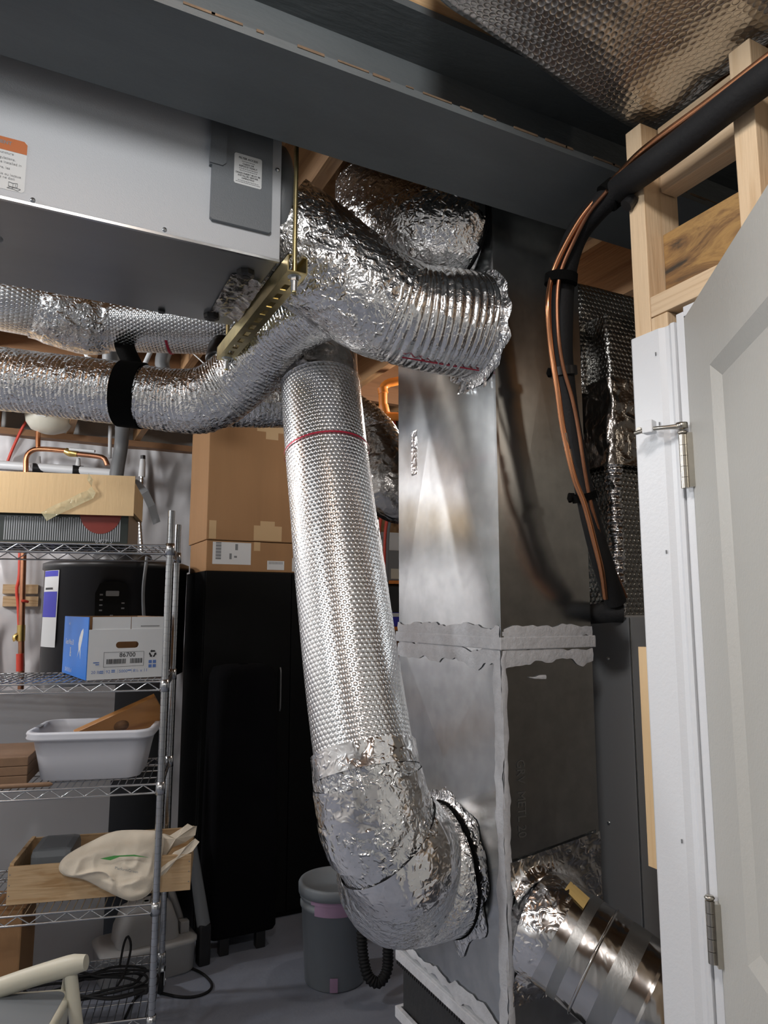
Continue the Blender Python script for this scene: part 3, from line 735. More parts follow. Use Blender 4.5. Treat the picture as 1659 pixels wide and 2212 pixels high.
a, b = on_axis(at(785, 1640, 1.51).z + 0.02)
band(a, b, 0.1085, 0.05, 'tape_band', M['foil_tape'], d1, disp=crumple(0.002, 40, 7.0))

# upper elbow from the ventilation unit to the sheet-metal duct
d2 = thing('insulated_duct', 'short foil elbow duct joining ventilation unit and sheet metal duct', 'duct', (0.65, 1.38, 2.1))
G().tube([(0.449, 1.405, 2.375), (0.52, 1.40, 2.335), (0.60, 1.385, 2.285), (0.675, 1.365, 2.235), (0.735, 1.35, 2.212)], [0.122, 0.126, 0.124, 0.122, 0.118], seg=150, step=0.0045, disp=crumple(0.0040, 30, 5.0, 0.006)).build('elbow_wrap', M['foil_crinkle'], d2)
G().tube([(0.700, 1.357, 2.224), (0.76, 1.343, 2.208), (0.84, 1.325, 2.202), (0.914, 1.315, 2.200)], [0.111, 0.112, 0.114, 0.114], seg=110, step=0.0025, disp=ribs(0.0055, 0.0160, 1.0, 0.003, 0.0006)).build('flex_sleeve', M['foil_rib_clean'], d2)
flange_disc((DX0, 1.315, 2.200), 0.105, 0.142, -1, 9.0).build('tape_collar', M['foil_crinkle'], d2)
ax = [Vector((0.715 + 0.02 * k, 1.353 - 0.0038 * k, 2.216 - 0.0014 * k)) for k in range(10)]
g = G(); vs = []; fs = []
for i, p in enumerate(ax):
    for an in (-98, -95.5):
        dv = Vector((0, -1, 0)) * math.cos(R_(an)) * 1.0 + Vector((0, 0, 1)) * math.sin(R_(an))
        dv = (dv + Vector((0, -0.42, 0))).normalized(); vs.append(p + dv * 0.1265)
for i in range(len(ax) - 1): fs.append([2 * i, 2 * i + 1, 2 * i + 3, 2 * i + 2])
G().add(vs, fs).build('red_mark', M['red_ink'], d2)
g = G()
rr = random.Random(5)
for k in range(9):           # torn tape shreds at the lower rim and duct corner
    y = 1.26 + rr.uniform(0, 0.12); z = 2.088 + rr.uniform(-0.01, 0.02); l = rr.uniform(.015, .04); w_ = rr.uniform(.004, .012)
    g.add([(DX0 - .008, y, z), (DX0 - .010, y + w_, z), (DX0 - .012 - rr.uniform(0, .01), y + w_ * .7, z - l), (DX0 - .006, y, z - l * .8)], [[0, 1, 2, 3]])
tag(g.build('tape_shreds', M['foil_tape'], d2), None, None, kind='stuff')
G().add([(DX0 - .004, 1.2440, 2.27), (DX0 + .022, 1.2425, 2.262), (DX0 + .018, 1.2415, 2.215), (DX0 + .034, 1.238, 2.168), (DX0 + .012, 1.240, 2.150), (DX0 - .004, 1.2440, 2.13)], [[0, 1, 2, 5], [2, 3, 4, 5]]).build('tape_flap', M['foil_crinkle'], d2)

# second elbow higher up behind the beam
d3 = thing('insulated_duct', 'dark foil elbow duct tucked up behind the steel beam', 'duct', (0.8, 1.45, 2.36))
G().tube([(0.775, 1.56, 2.70), (0.765, 1.53, 2.60), (0.765, 1.47, 2.52), (0.80, 1.40, 2.465), (0.86, 1.36, 2.45), (0.914, 1.345, 2.45)], [0.108, 0.110, 0.116, 0.122, 0.118, 0.115], seg=130, step=0.006, disp=crumple(0.0034, 30, 11.0, 0.004)).build('elbow_wrap', M['foil_crinkle'], d3)
G().tube([(0.888, 1.348, 2.45), (0.893, 1.348, 2.45)], 0.121, seg=70, step=0.002).build('tie_strap', M['black_strap'], d3)

# flexible ribbed duct sweeping left under the unit
d4 = thing('flexible_duct', 'ribbed foil flexible duct sweeping left below the ventilation unit', 'duct', (0.2, 1.9, 2.0))
path4 = [Vector((0.60, 1.43, 2.26)), at(628, 690, 1.67), at(575, 752, 1.77), at(510, 822, 1.84), at(445, 862, 1.86), at(370, 866, 1.88), at(280, 853, 1.88), at(150, 836, 1.88), at(0, 818, 1.88), at(-160, 800, 1.88)]
G().tube(path4, [0.085, 0.084, 0.084, 0.085, 0.085, 0.083, 0.083, 0.083, 0.083, 0.083], seg=96, step=0.0028, disp=ribs(0.0030, 0.0125, 3.0, 0.0035, 0.0010)).build('flex_sleeve', M['foil_rib'], d4)
# black webbing looped round it
hs_ = thing('hanger_strap', 'wide black webbing strap looped round the flexible duct', 'strap', (0.05, 2.0, 1.95))
c1 = at(285, 853, 1.88); tdir = (at(260, 850, 1.88) - at(312, 856, 1.88)).normalized()
G().tube([c1 - tdir * 0.031, c1 + tdir * 0.031], 0.0905, seg=64, step=0.01).build('strap_loop', M['black_strap'], hs_)
side = tdir.cross(Vector((0, 0, 1))).normalized()
vs = []
top_ = at(268, 740, 2.06)
for k in range(8):
    q = k / 7; c = (c1 + Vector((0, 0, 0.085))).lerp(top_, q)
    for s1 in (-1, 1):
        for s2 in (-0.0015, 0.0015): vs.append(c + tdir * 0.031 * s1 + fwd_ * s2 - fwd_ * 0.05 * math.sin(q * 1.6) * (1 - q))
fs = []
for k in range(7):
    a = k * 4
    for i, j in ((0, 2), (2, 3), (3, 1), (1, 0)): fs.append([a + i, a + j, a + 4 + j, a + 4 + i])
G().add(vs, fs, None, True).build('strap_tail', M['black_strap'], hs_)

# bubble-wrapped duct behind the unit, upper left
d5 = thing('insulated_duct', 'bubble foil duct with red mark running behind the ventilation unit', 'duct', (0.2, 2.2, 2.33))
G().tube([at(205, 690, 2.05), at(300, 694, 2.07), at(470, 700, 2.10), at(640, 705, 2.14)], 0.093, seg=72, step=0.008).build('bubble_wrap', M['foil_bubble'], d5)
G().tube([at(75, 655, 1.97), at(130, 670, 2.00), at(190, 687, 2.04), at(238, 692, 2.06)], [0.098, 0.106, 0.108, 0.098], seg=110, step=0.005, disp=crumple(0.004, 28, 3.0, 0.004)).build('elbow_wrap', M['foil_crinkle'], d5)
G().tube([at(-170, 608, 1.86), at(0, 640, 1.92), at(100, 660, 1.98)], 0.096, seg=72, step=0.008).build('side_sleeve', M['foil_bubble'], d5)
band(at(364, 696, 2.085), at(372, 696, 2.086), 0.0972, 0.008, 'red_mark', M['red_ink'], d5)

# dark flexible duct passing behind the vertical one
d6 = thing('flexible_duct', 'dull foil flexible duct passing behind the leaning bubble foil duct', 'duct', (0.8, 2.1, 1.75))
G().tube([at(420, 870, 2.12), at(530, 872, 2.14), at(640, 872, 2.20), at(740, 895, 2.24), at(805, 950, 2.24), at(838, 1040, 2.20)], [0.070, 0.072, 0.074, 0.078, 0.082, 0.082], seg=90, step=0.003, disp=ribs(0.0025, 0.012, 8.0, 0.003, 0.001)).build('flex_sleeve', M['foil_rib'], d6)
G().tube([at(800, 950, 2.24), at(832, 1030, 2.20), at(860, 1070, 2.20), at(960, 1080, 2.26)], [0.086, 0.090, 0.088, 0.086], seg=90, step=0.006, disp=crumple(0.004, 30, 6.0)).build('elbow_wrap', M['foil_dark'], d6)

# spiral elbow leaving the front of the sheet-metal duct
d7 = thing('steel_elbow', 'shiny round steel elbow taped to the front of the metal duct', 'duct', (1.05, 1.15, 0.78))
ca = Vector((1.008, 1.232, 0.905)); ce = Vector((1.097, 1.120, 0.817)); dr = Vector((0.49, -0.76, -0.43)).normalized()
mid = ca.lerp(ce, 0.5)
def seg_tube(name, pts, r, mat, parent, **k):
    return G().tube(pts, r, seg=72, step=0.006, cap=k.pop('cap', True), **k).build(name, mat, parent)
s0 = Vector((1.000, 1.2495, 0.905)); s1 = Vector((1.010, 1.226, 0.899)); s2 = s1 + dr * 0.092; s3 = s2 + dr * 0.105
seg_tube('collar_section', [s0, s1, s1 + dr * 0.010], [0.107, 0.1055, 0.1045], M['foil_tape'], d7, disp=crumple(0.0022, 40, 1.0))
seg_tube('first_section', [s1, s2], 0.1035, M['shiny_steel'], d7)
seg_tube('outer_section', [s2, s3], 0.1045, M['shiny_steel'], d7)
seg_tube('brushed_band', [s1 + dr * 0.042, s1 + dr * 0.062], 0.1042, M['dull_steel'], d7, cap=False)
seg_tube('brushed_patch', [s2 + dr * 0.034, s2 + dr * 0.072], 0.1050, M['dull_steel'], d7, cap=False)
G().tube([s2 - dr * 0.003, s2, s2 + dr * 0.003], [0.1045, 0.1085, 0.1045], seg=72, step=0.0015).build('seam_bead', M['shiny_steel'], d7)
G().tube([s3 - dr * 0.002, s3 + dr * 0.004], [0.1055, 0.1065], seg=72, step=0.002).build('end_rim', M['shiny_steel'], d7)
dn = (dr + Vector((0.55, 0.35, -0.7))).normalized()
seg_tube('lower_section', [s3 - dr * 0.004, s3 + dr * 0.012, s3 + dr * 0.03 + dn * 0.02, s3 + dr * 0.03 + dn * 0.10, s3 + dr * 0.03 + dn * 0.24], 0.1030, M['shiny_steel'], d7)
# masking tape on the elbow
u_ = dr.cross(Vector((0, 0, 1))).normalized(); v_ = u_.cross(dr).normalized()
vs = []; fs = []
for i, q in enumerate(np.linspace(-0.006, 0.040, 6)):
    for k, an in enumerate(np.linspace(0, 20, 4)):
        a_ = R_(an + 72 - q * 160); vs.append(s1 + dr * q + (u_ * math.cos(a_) + v_ * math.sin(a_)) * 0.1062)
for i in range(5):
    for k in range(3): fs.append([i * 4 + k, i * 4 + k + 1, i * 4 + 5 + k, i * 4 + 4 + k])
G().add(vs, fs).build('masking_tape', M['masking_tape'], d7)
# foil sheet taped flat round the collar
n1, n2 = 50, 60
A, B = np.meshgrid(np.linspace(0, 1, n1), np.linspace(0, 1, n2))
Xp = 0.922 + (1.166 - 0.922) * A; Zp = 0.765 + (1.035 + 0.03 * A - 0.765) * B
dd = np.hypot(Xp - 1.0, Zp - 0.905)
Yp = DY0 - 0.0055 - 0.0022 * np.abs(ridge(np.stack([Xp * 34, Zp * 34, 0 * A], -1))) - 0.022 * np.clip(1 - (dd - 0.10) / 0.03, 0, 1) ** 2 * (dd > 0.09)
G().add(np.stack([Xp, Yp, Zp], -1).reshape(-1, 3), [[i * n1 + k, i * n1 + k + 1, (i + 1) * n1 + k + 1, (i + 1) * n1 + k] for i in range(n2 - 1) for k in range(n1 - 1)], None, True).build('foil_sheet', M['foil_tape'], d7)

# foil-wrapped trunk duct at the upper right
d8 = thing('trunk_duct', 'bubble foil wrapped trunk duct under the ceiling by the framed wall', 'duct', (0.8, 0.3, 2.46))
nu, nv = 70, 120
vs = []; fs = []; uvs = []
prof8 = []
for k in range(nu + 1):      # rounded underside profile, x across
    q = k / nu; x = 0.50 + 0.570 * q
    sag = 2.462 + 0.028 * (abs(2 * q - 1) ** 12) + 0.006 * math.sin(q * 7)
    prof8.append((x, sag))
prof8 = [(0.50, 2.63)] + prof8 + [(1.070, 2.63)]
m = len(prof8); cum = np.concatenate([[0], np.cumsum([math.dist(a, b) for a, b in zip(prof8, prof8[1:])])])
for j in range(nv + 1):
    y = -0.9 + 1.80 * j / nv
    for k, (x, z) in enumerate(prof8):
        q = k / (m - 1); yy = y + (0.10 * (q - 0.5)) * (y > 0.6) * (y - 0.6) / 0.3
        z2 = z + 0.10 * max(0, (y - 0.86) / 0.04) ** 2 * 0.5
        vs.append((x, yy, min(z2, 2.635)))
V8 = np.array(vs); V8[:, 2] += 0.004 * ridge(V8 * np.array([4, 26, 4])) * (V8[:, 2] < 2.6) + 0.004 * vnoise(V8 * 12)
for j in range(nv):
    for k in range(m - 1):
        fs.append([j * m + k, j * m + k + 1, (j + 1) * m + k + 1, (j + 1) * m + k])
        y0 = 1.8 * j / nv; y1 = 1.8 * (j + 1) / nv
        uvs.append([(cum[k], y0), (cum[k + 1], y0), (cum[k + 1], y1), (cum[k], y1)])
G().add(V8, fs, uvs, True).build('foil_wrap', M['foil_bubble_big'], d8)
G().prism([(0.51, 2.5), (1.035, 2.5), (1.035, 2.63), (0.51, 2.63)], (0, -0.88, 0), *XZ, (0, 1, 0), 1.72).build('duct_core', M['galv'], d8)

# ------------------------------------------------------------------ refrigerant lines on the framed wall
rl = thing('refrigerant_line', 'thick black insulated pipe bending down in front of the metal duct', 'pipe', (1.0, 1.1, 1.5))
path_b = [atX(1760, 92, 0.945), atX(1640, 178, 0.945), atX(1560, 239, 0.945), atX(1477, 305, 0.945), atX(1394, 367, 0.945), at(1338, 408, 1.265), at(1283, 458, 1.335), at(1242, 515, 1.39), at(1219, 595, 1.435), at(1213, 690, 1.46), at(1216, 790, 1.475), at(1232, 900, 1.485), at(1252, 1010, 1.495), at(1278, 1130, 1.51), at(1306, 1230, 1.535), at(1330, 1300, 1.57)]
G().tube(path_b, [0.0245] * 7 + [0.0245, 0.0245, 0.0245, 0.0225, 0.0190, 0.0190, 0.0205, 0.0225, 0.0230], seg=24, step=0.012).build('foam_sleeve', M['black_rubber'], rl)
for (i0, px, py, D, dx, dy, w_, r_) in ((0, 1322, 420, 1.285, -30, 25, 0.026, 0.0285), (1, 1212, 604, 1.425, -3, 40, 0.020, 0.0345), (2, 1217, 803, 1.477, 3, 30, 0.018, 0.0295), (3, 1262, 1073, 1.503, 8, 30, 0.016, 0.0270)):
    a = at(px, py, D); b = at(px + dx, py + dy, D + 0.005); t_ = (b - a).normalized()
    s_ = G().tube([a - t_ * w_ / 2, a + t_ * w_ / 2], r_, seg=22, step=0.006).build('cable_wrap', M['black_plastic'] if i0 == 2 else M['black_strap'], rl)
    if i0 in (2, 3):
        e = a + Vector((-CT, ST, 0)) * 0.030
        G().tube([a + Vector((-CT, ST, 0)) * 0.022, e, e + Vector((-0.004, -0.004, -0.012))], [0.008, 0.009, 0.004], seg=8, step=0.006).build('wrap_tail', M['black_strap'], s_)
G().tube([at(1345, 1322, 1.58), at(1318, 1322, 1.60), Vector((1.238, 1.33, 1.535)), Vector((1.238, 1.46, 1.535))], 0.0235, seg=18, step=0.012).build('foam_elbow', M['black_rubber'], rl)
g = G().tube([at(1352, 445, 1.235) , at(1361, 436, 1.235), at(1368, 430, 1.235)], [0.012, 0.012, 0.012], seg=10, step=0.01); g.build('pipe_clip', M['black_plastic'], rl)
c1_ = [atX(1770, 42, 0.93), atX(1659, 122, 0.93), atX(1530, 220, 0.93), atX(1397, 318, 0.93), at(1345, 368, 1.235), at(1305, 412, 1.285), at(1255, 472, 1.335), at(1212, 548, 1.385), at(1192, 600, 1.41), at(1184, 660, 1.405), at(1190, 750, 1.425), at(1204, 840, 1.435), at(1217, 930, 1.45), at(1240, 1030, 1.46), at(1263, 1090, 1.472), at(1284, 1170, 1.49), at(1300, 1235, 1.51), at(1308, 1292, 1.55)]
ct1 = thing('copper_tube', 'bright copper tube strapped along the left of the black insulated pipe', 'pipe', (1.0, 1.0, 1.5))
G().tube(c1_, 0.0062, seg=12, step=0.012).build('tube_run', M['copper'], ct1)
for py, D, px in ((950, 1.452, 1221), (985, 1.456, 1229)):
    G().tube([at(px - 2, py - 14, D), at(px + 3, py + 14, D + 0.003)], 0.0073, seg=12, step=0.01).build('solder_joint', M['solder'], ct1)
c2_ = [at(1312, 412, 1.262), at(1272, 460, 1.315), at(1240, 520, 1.362), at(1212, 585, 1.396), at(1204, 640, 1.405), at(1206, 720, 1.415), at(1216, 790, 1.432), at(1236, 860, 1.447), at(1250, 930, 1.461), at(1262, 1010, 1.473), at(1277, 1090, 1.485), at(1298, 1160, 1.502), at(1324, 1225, 1.527), at(1352, 1290, 1.57)]
ct2 = thing('copper_tube', 'thin dull copper tube crossing over the black insulated pipe', 'pipe', (1.0, 1.1, 1.5))
G().tube(c2_, 0.0042, seg=10, step=0.012).build('tube_run', M['copper_dull'], ct2)

# ------------------------------------------------------------------ air handler and its wrapped plenum
ah = thing('air_handler', 'dark grey air handler cabinet behind the white door casing', 'air handler', (1.6, 1.6, 0))
box_obj('cabinet_side', M['air_handler'], ah, 1.316, 1.330, 1.28, 2.00, 0.0, 1.528, bev=0.002)
box_obj('cabinet_front', M['air_handler'], ah, 1.320, 1.95, 1.276, 1.292, 0.0, 1.528, bev=0.002)
box_obj('cabinet_body', M['air_handler'], ah, 1.331, 1.95, 1.293, 2.00, 0.0, 1.527)
for y, z in ((1.352, 1.425), (1.372, 1.03)):
    G().lathe([(0, -0.003), (0.004, -0.002), (0.005, 0.001)], (1.3155, y, z), 12, (1, 0, 0)).build('screw', M['zinc'], ah)
box_obj('corner_seam', M['zinc'], ah, 1.3150, 1.3175, 1.2745, 1.277, 0.0, 1.526)
pl = thing('insulated_plenum', 'dark bubble foil wrapped plenum above the grey air handler', 'duct', (1.6, 1.6, 1.53))
def foil_box(x0, x1, y0, y1, z0, z1, rc=0.018, seed=0.0, amp=0.003):
    pts = []
    for k in range(13):
        q = k / 12; pts.append((x0, y1 + (y0 + rc - y1) * q))
    for k in range(1, 8):
        an = R_(180 + 90 * k / 7); pts.append((x0 + rc + rc * math.cos(an), y0 + rc + rc * math.sin(an)))
    for k in range(1, 13): pts.append((x0 + rc + (x1 - x0 - rc) * k / 12, y0))
    cm = np.concatenate([[0], np.cumsum([math.dist(a, b) for a, b in zip(pts, pts[1:])])])
    nz_ = int((z1 - z0) / 0.01); vs = []; fs = []; uv = []; m = len(pts)
    for j in range(nz_ + 1):
        for x, y in pts: vs.append((x, y, z0 + (z1 - z0) * j / nz_))
    V = np.array(vs); dsp = amp * vnoise(V * 16 + seed) + amp * ridge(V * 30 + seed) * 0.6
    V[:, 0] += dsp; V[:, 1] -= dsp
    for j in range(nz_):
        for k in range(m - 1):
            fs.append([j * m + k, j * m + k + 1, (j + 1) * m + k + 1, (j + 1) * m + k])
            a = z0 + (z1 - z0) * j / nz_; b = z0 + (z1 - z0) * (j + 1) / nz_
            uv.append([(cm[k], a), (cm[k + 1], a), (cm[k + 1], b), (cm[k], b)])
    return G().add(V, fs, uv, True)
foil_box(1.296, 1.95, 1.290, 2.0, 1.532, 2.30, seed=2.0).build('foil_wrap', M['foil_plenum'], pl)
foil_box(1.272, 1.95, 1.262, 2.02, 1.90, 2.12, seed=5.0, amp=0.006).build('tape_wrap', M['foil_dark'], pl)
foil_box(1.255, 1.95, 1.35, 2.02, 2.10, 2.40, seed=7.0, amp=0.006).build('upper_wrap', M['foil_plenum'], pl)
G().tube([(1.302, 1.294, 2.10), (1.300, 1.291, 1.95), (1.301, 1.293, 1.80), (1.300, 1.292, 1.68), (1.303, 1.294, 1.53)], [0.010, 0.020, 0.012, 0.013, 0.009], seg=28, step=0.003, disp=lambda S, A, P: 0.0045 * np.abs(np.sin(S * np.pi / 0.0145)) + 0.004 * ridge(P * 60)).build('corner_tape', M['foil_tape'], pl)
vp = thing('vent_pipe', 'dull orange brown vertical pipe in the dark behind the metal duct', 'pipe', (1.4, 1.75, 2.2))
G().tube([(1.45, 1.66, 2.20), (1.45, 1.66, 2.64)], 0.03, seg=18, step=0.05).build('pipe_run', M['brown_board'], vp)
G().tube([(1.45, 1.66, 2.19), (1.45, 1.66, 2.24)], 0.036, seg=18, step=0.02).build('pipe_collar', M['grey_pipe'], vp)

# ------------------------------------------------------------------ wire rack
RZ = math.atan2(-0.242, 0.970)
RO = (0.49, 2.724, 0.0)
RM = Matrix.Translation(RO) @ Matrix.Rotation(RZ, 4, 'Z')
rack = thing('wire_rack', 'chrome wire shelving rack on casters with five shelves', 'rack', RO, RZ)
RW, RD = 1.20, 0.462
SHZ = [0.159, 0.526, 0.930, 1.288, 1.785]
for (x, y) in ((0, 0), (0, RD), (-RW, 0), (-RW, RD)):
    pr = []; z = 0.11
    while z < 1.905:
        pr += [(0.0127, z), (0.0127, z + 0.0225), (0.0117, z + 0.0230), (0.0117, z + 0.0250)]; z += 0.0254
    pr = [(0.0, 0.11)] + pr + [(0.0, 1.912)]
    G().lathe(pr, (x, y, 0), 28, smooth=False).build('post', M['chrome'], rack, local=True)
    cs = G().box(x - 0.011, x + 0.011, y - 0.012, y + 0.012, 0.095, 0.112).build('caster', M['zinc'], rack, local=True)
    g = G(); g.box(x - 0.017, x - 0.013, y - 0.02, y + 0.03, 0.045, 0.10); g.box(x + 0.013, x + 0.017, y - 0.02, y + 0.03, 0.045, 0.10)
    g.box(x - 0.017, x + 0.017, y - 0.02, y + 0.02, 0.096, 0.100); g.build('caster_fork', M['zinc'], cs, local=True)
    G().lathe([(0.012, -0.011), (0.040, -0.011), (0.0485, -0.006), (0.0485, 0.006), (0.040, 0.011), (0.012, 0.011)], (x, y + 0.02, 0.0486), 28, (1, 0, 0)).build('wheel', M['black_rubber'], cs, local=True)
    G().cyl((x - 0.019, y + 0.02, 0.0486), (x + 0.019, y + 0.02, 0.0486), 0.010, seg=12).build('hub', M['zinc'], cs, local=True)
def wire(g, a, b, r=0.0022, seg=6): g.cyl(a, b, r, seg=seg, cap=False)
def make_shelf(z):
    g = G()
    for y in (0.0, RD):
        wire(g, (-RW, y, z - 0.004), (0, y, z - 0.004), 0.0038); wire(g, (-RW, y, z - 0.034), (0, y, z - 0.034), 0.0036)
    for x in (-RW, 0.0):
        wire(g, (x, 0, z - 0.004), (x, RD, z - 0.004), 0.0034); wire(g, (x, 0, z - 0.034), (x, RD, z - 0.034), 0.0034)
    sh = g.build('shelf', M['chrome'], rack, local=True)
    g = G()
    n = 30
    for y in (0.0, RD):
        for k in range(n):
            x0 = -RW + 0.02 + (RW - 0.04) * k / n; x1 = -RW + 0.02 + (RW - 0.04) * (k + 1) / n
            za, zb = (z - 0.006, z - 0.032) if k % 2 else (z - 0.032, z - 0.006)
            wire(g, (x0, y, za), (x1, y, zb), 0.0022)
    for x in (-RW, 0.0):
        for k in range(12):
            y0 = 0.01 + (RD - 0.02) * k / 12; y1 = 0.01 + (RD - 0.02) * (k + 1) / 12
            za, zb = (z - 0.006, z - 0.032) if k % 2 else (z - 0.032, z - 0.006)
            wire(g, (x, y0, za), (x, y1, zb), 0.0022)
    tag(g.build('zigzag_wire', M['chrome'], sh, local=True), None, None, kind='stuff')
    g = G()
    for k in range(47):
        x = -RW + 0.02 + (RW - 0.04) * k / 46; wire(g, (x, 0.0, z - 0.0021), (x, RD, z - 0.0021), 0.0020, 5)
    for q in (0.25, 0.5, 0.75):
        wire(g, (-RW, RD * q, z - 0.0065), (0, RD * q, z - 0.0065), 0.0028)
    tag(g.build('deck_wires', M['chrome'], sh, local=True), None, None, kind='stuff')
    for (x, y) in ((0, 0), (0, RD), (-RW, 0), (-RW, RD)):
        G().lathe([(0.0135, z - 0.040), (0.0175, z - 0.040), (0.0165, z + 0.004), (0.0135, z + 0.004)], (x, y, 0), 18).build('corner_sleeve', M['chrome'], sh, local=True)
for z in SHZ: make_shelf(z)

def on_rack(name, label, cat, x, y, sh, yaw=0.0, group=None):
    p = RM @ Vector((x, y, SHZ[sh] + 0.0005)); return thing(name, label, cat, p, RZ + R_(yaw), group)

# top shelf: long dark carton with pale flap box
b = on_rack('long_carton', 'long dark glossy printed carton on the top wire shelf', 'box', -0.66, 0.235, 4)
G().box(-0.50, 0.50, -0.17, 0.17, 0.0, 0.125, bev=0.002).build('carton_body', M['print_dark'], b, local=True)
g = G()
for k in range(52):
    x = 0.07 + k * 0.0078; g.box(x, x + 0.0040, -0.1712, -0.1702, 0.012, 0.100 if k % 3 else 0.096)
tag(g.build('printed_stripes', M['print_grey'], b, local=True), None, None, kind='stuff')
G().prism([(0.30 + 0.075 * math.cos(R_(a)), 0.125 + 0.085 * math.sin(R_(a))) for a in range(180, 361, 12)], (0.10, -0.1717, 0), (1, 0, 0), (0, 0, 1), (0, -1, 0), 0.0004).build('red_emblem', M['print_red'], b, local=True)
G().box(-0.32, -0.145, -0.1712, -0.1702, 0.022, 0.094).build('printed_panel', M['ink'], b, local=True)
g = G()
for k, (z, mt) in enumerate(((0.078, 0), (0.062, 0), (0.046, 0), (0.030, 0))): g.box(-0.31, -0.16 - 0.01 * (k % 2), -0.1716, -0.1712, z, z + 0.009)
g.build('panel_text', M['print_red'], b, local=True)
vs, fs = text_geo('6427 5', 0.022, (0.385, -0.1722, 0.004), (1, 0, 0), (0, 0, 1)); G().add(vs, fs).build('lettering', M['print_grey'], b, local=True)
b = on_rack('flap_carton', 'pale tan open cardboard carton lying on the dark carton', 'box', -0.655, 0.225, 4)
b.location.z += 0.1262; WM[b] = Matrix.Translation(b.location) @ Matrix.Rotation(RZ, 4, 'Z')
g = G(); g.box(-0.515, 0.515, -0.185, -0.180, -0.018, 0.135, bev=0.001); g.build('front_flap', M['cardboard_pale'], b, local=True)
g = G(); g.box(-0.510, 0.510, -0.179, 0.17, 0.0, 0.006); g.box(-0.510, -0.505, -0.179, 0.17, 0.006, 0.13); g.box(0.505, 0.510, -0.179, 0.17, 0.006, 0.13); g.box(-0.505, 0.505, 0.165, 0.17, 0.006, 0.13)
g.build('carton_body', M['cardboard_pale'], b, local=True)
vs = []; rr = random.Random(9)
pth = [(0.205, -0.030), (0.245, -0.005), (0.295, 0.022), (0.335, 0.045), (0.360, 0.058), (0.372, 0.075), (0.356, 0.10), (0.360, 0.125)]
for k, (x, z) in enumerate(pth):
    wd = 0.026 if k < 5 else 0.020; dy = 0.004 + 0.006 * (k % 2) + (0.008 if k > 4 else 0)
    vs += [(x - wd * 0.45, -0.186 - dy, z + wd * 0.6), (x + wd * 0.35, -0.189 - dy * 0.4, z - wd * 0.6)]
G().add(vs, [[2 * i, 2 * i + 1, 2 * i + 3, 2 * i + 2] for i in range(len(pth) - 1)]).build('loose_tape', M['clear_tape'], b, local=True)
G().add([(0.512, -0.165, 0.115), (0.514, -0.155, 0.135), (0.562, -0.170, 0.085), (0.540, -0.185, 0.065), (0.590, -0.175, 0.030), (0.566, -0.190, 0.015), (0.612, -0.175, -0.035), (0.588, -0.190, -0.050)], [[0, 1, 2, 3], [3, 2, 4, 5], [5, 4, 6, 7]]).build('silver_tape_tail', M['silver_tape'], b, local=True)

# paper carton on the second shelf
yaw_p = R_(8.0)
cp_ = at(187, 1462, 2.64); b = thing('paper_carton', 'white copy paper carton with blue end on the second wire shelf', 'box', (cp_.x, cp_.y, SHZ[3] + 0.0005), yaw_p)
W_, D_, H_ = 0.295, 0.42, 0.228; H2 = 0.182
g = G(); g.box(0, W_, 0.004, D_, 0, 0.004); g.box(0.0, W_, D_ - 0.004, D_, 0.004, H_); g.box(W_ - 0.004, W_, 0.004, D_ - 0.004, 0.004, H_)
g.build('carton_body', M['cardboard'], b, local=True)
hole = [(0.150 + 0.035 * s_, 0.118) for s_ in (0,)]
def with_slot(x0, x1, z0, z1, hx0, hx1, hz0, hz1, y, th):
    g = G(); g.box(x0, hx0, y, y + th, z0, z1); g.box(hx1, x1, y, y + th, z0, z1); g.box(hx0, hx1, y, y + th, z0, hz0); g.box(hx0, hx1, y, y + th, hz1, z1); 
    r = (hz1 - hz0) / 2; zc_ = (hz0 + hz1) / 2
    for cx_, s_ in ((hx0, 1), (hx1, -1)):
        for t1 in (1, -1):
            poly = [(cx_, zc_ + t1 * r)] + [(cx_ + s_ * (r - r * math.cos(R_(a))), zc_ + t1 * r * math.sin(R_(a))) for a in (0, 22, 45, 67, 90)]
            g.prism(poly, (0, y, 0), (1, 0, 0), (0, 0, 1), (0, 1, 0), th)
    return g
with_slot(0, W_, 0.0, H2, 0.098, 0.182, 0.112, 0.136, 0.0, 0.003).build('front_panel', M['paper'], b, local=True)
G().box(0.012, 0.150, 0.003, 0.006, H2 - 0.01, H_).build('front_flap', M['paper'], b, local=True)
G().box(0.153, W_ - 0.006, 0.003, 0.006, H2 - 0.01, H_).build('front_flap', M['paper'], b, local=True)
ep = G().box(-0.003, 0.0, 0.0, D_, 0.0, H_).build('end_panel', M['box_blue'], b, local=True)
fish = [(0.175, 0.165), (0.150, 0.155), (0.125, 0.130), (0.115, 0.105), (0.120, 0.085), (0.105, 0.055), (0.122, 0.075), (0.135, 0.085), (0.150, 0.050), (0.148, 0.090), (0.165, 0.120), (0.178, 0.150)]
G().prism([(0.42 - 1.15 * (x - 0.05) - 0.20, z + 0.02) for x, z in fish], (-0.0031, 0, 0), (0, 1, 0), (0, 0, 1), (-1, 0, 0), 0.0004).build('fish_print', M['paper'], ep, local=True)
NX = ((0, -1, 0), (0, 0, 1))
g = G()
for s_, sz, y_, z_ in (('Great White 30', 0.030, 0.375, 0.118), ('&', 0.055, 0.29, 0.072), ('20 lb  92  8.5 x 11', 0.022, 0.36, 0.012), ('INKJET', 0.012, 0.33, 0.195)):
    vs, fs = text_geo(s_, sz, (-0.0036, y_, z_), *NX, sx=0.75); g.add(vs, fs)
g.build('lettering', M['paper'], ep, local=True)
FX = ((1, 0, 0), (0, 0, 1)); g = G()
def addt(g, s_, sz, x, z, y=-0.0006, **k): vs, fs = text_geo(s_, sz, (x, y, z), *FX, **k); g.add(vs, fs)
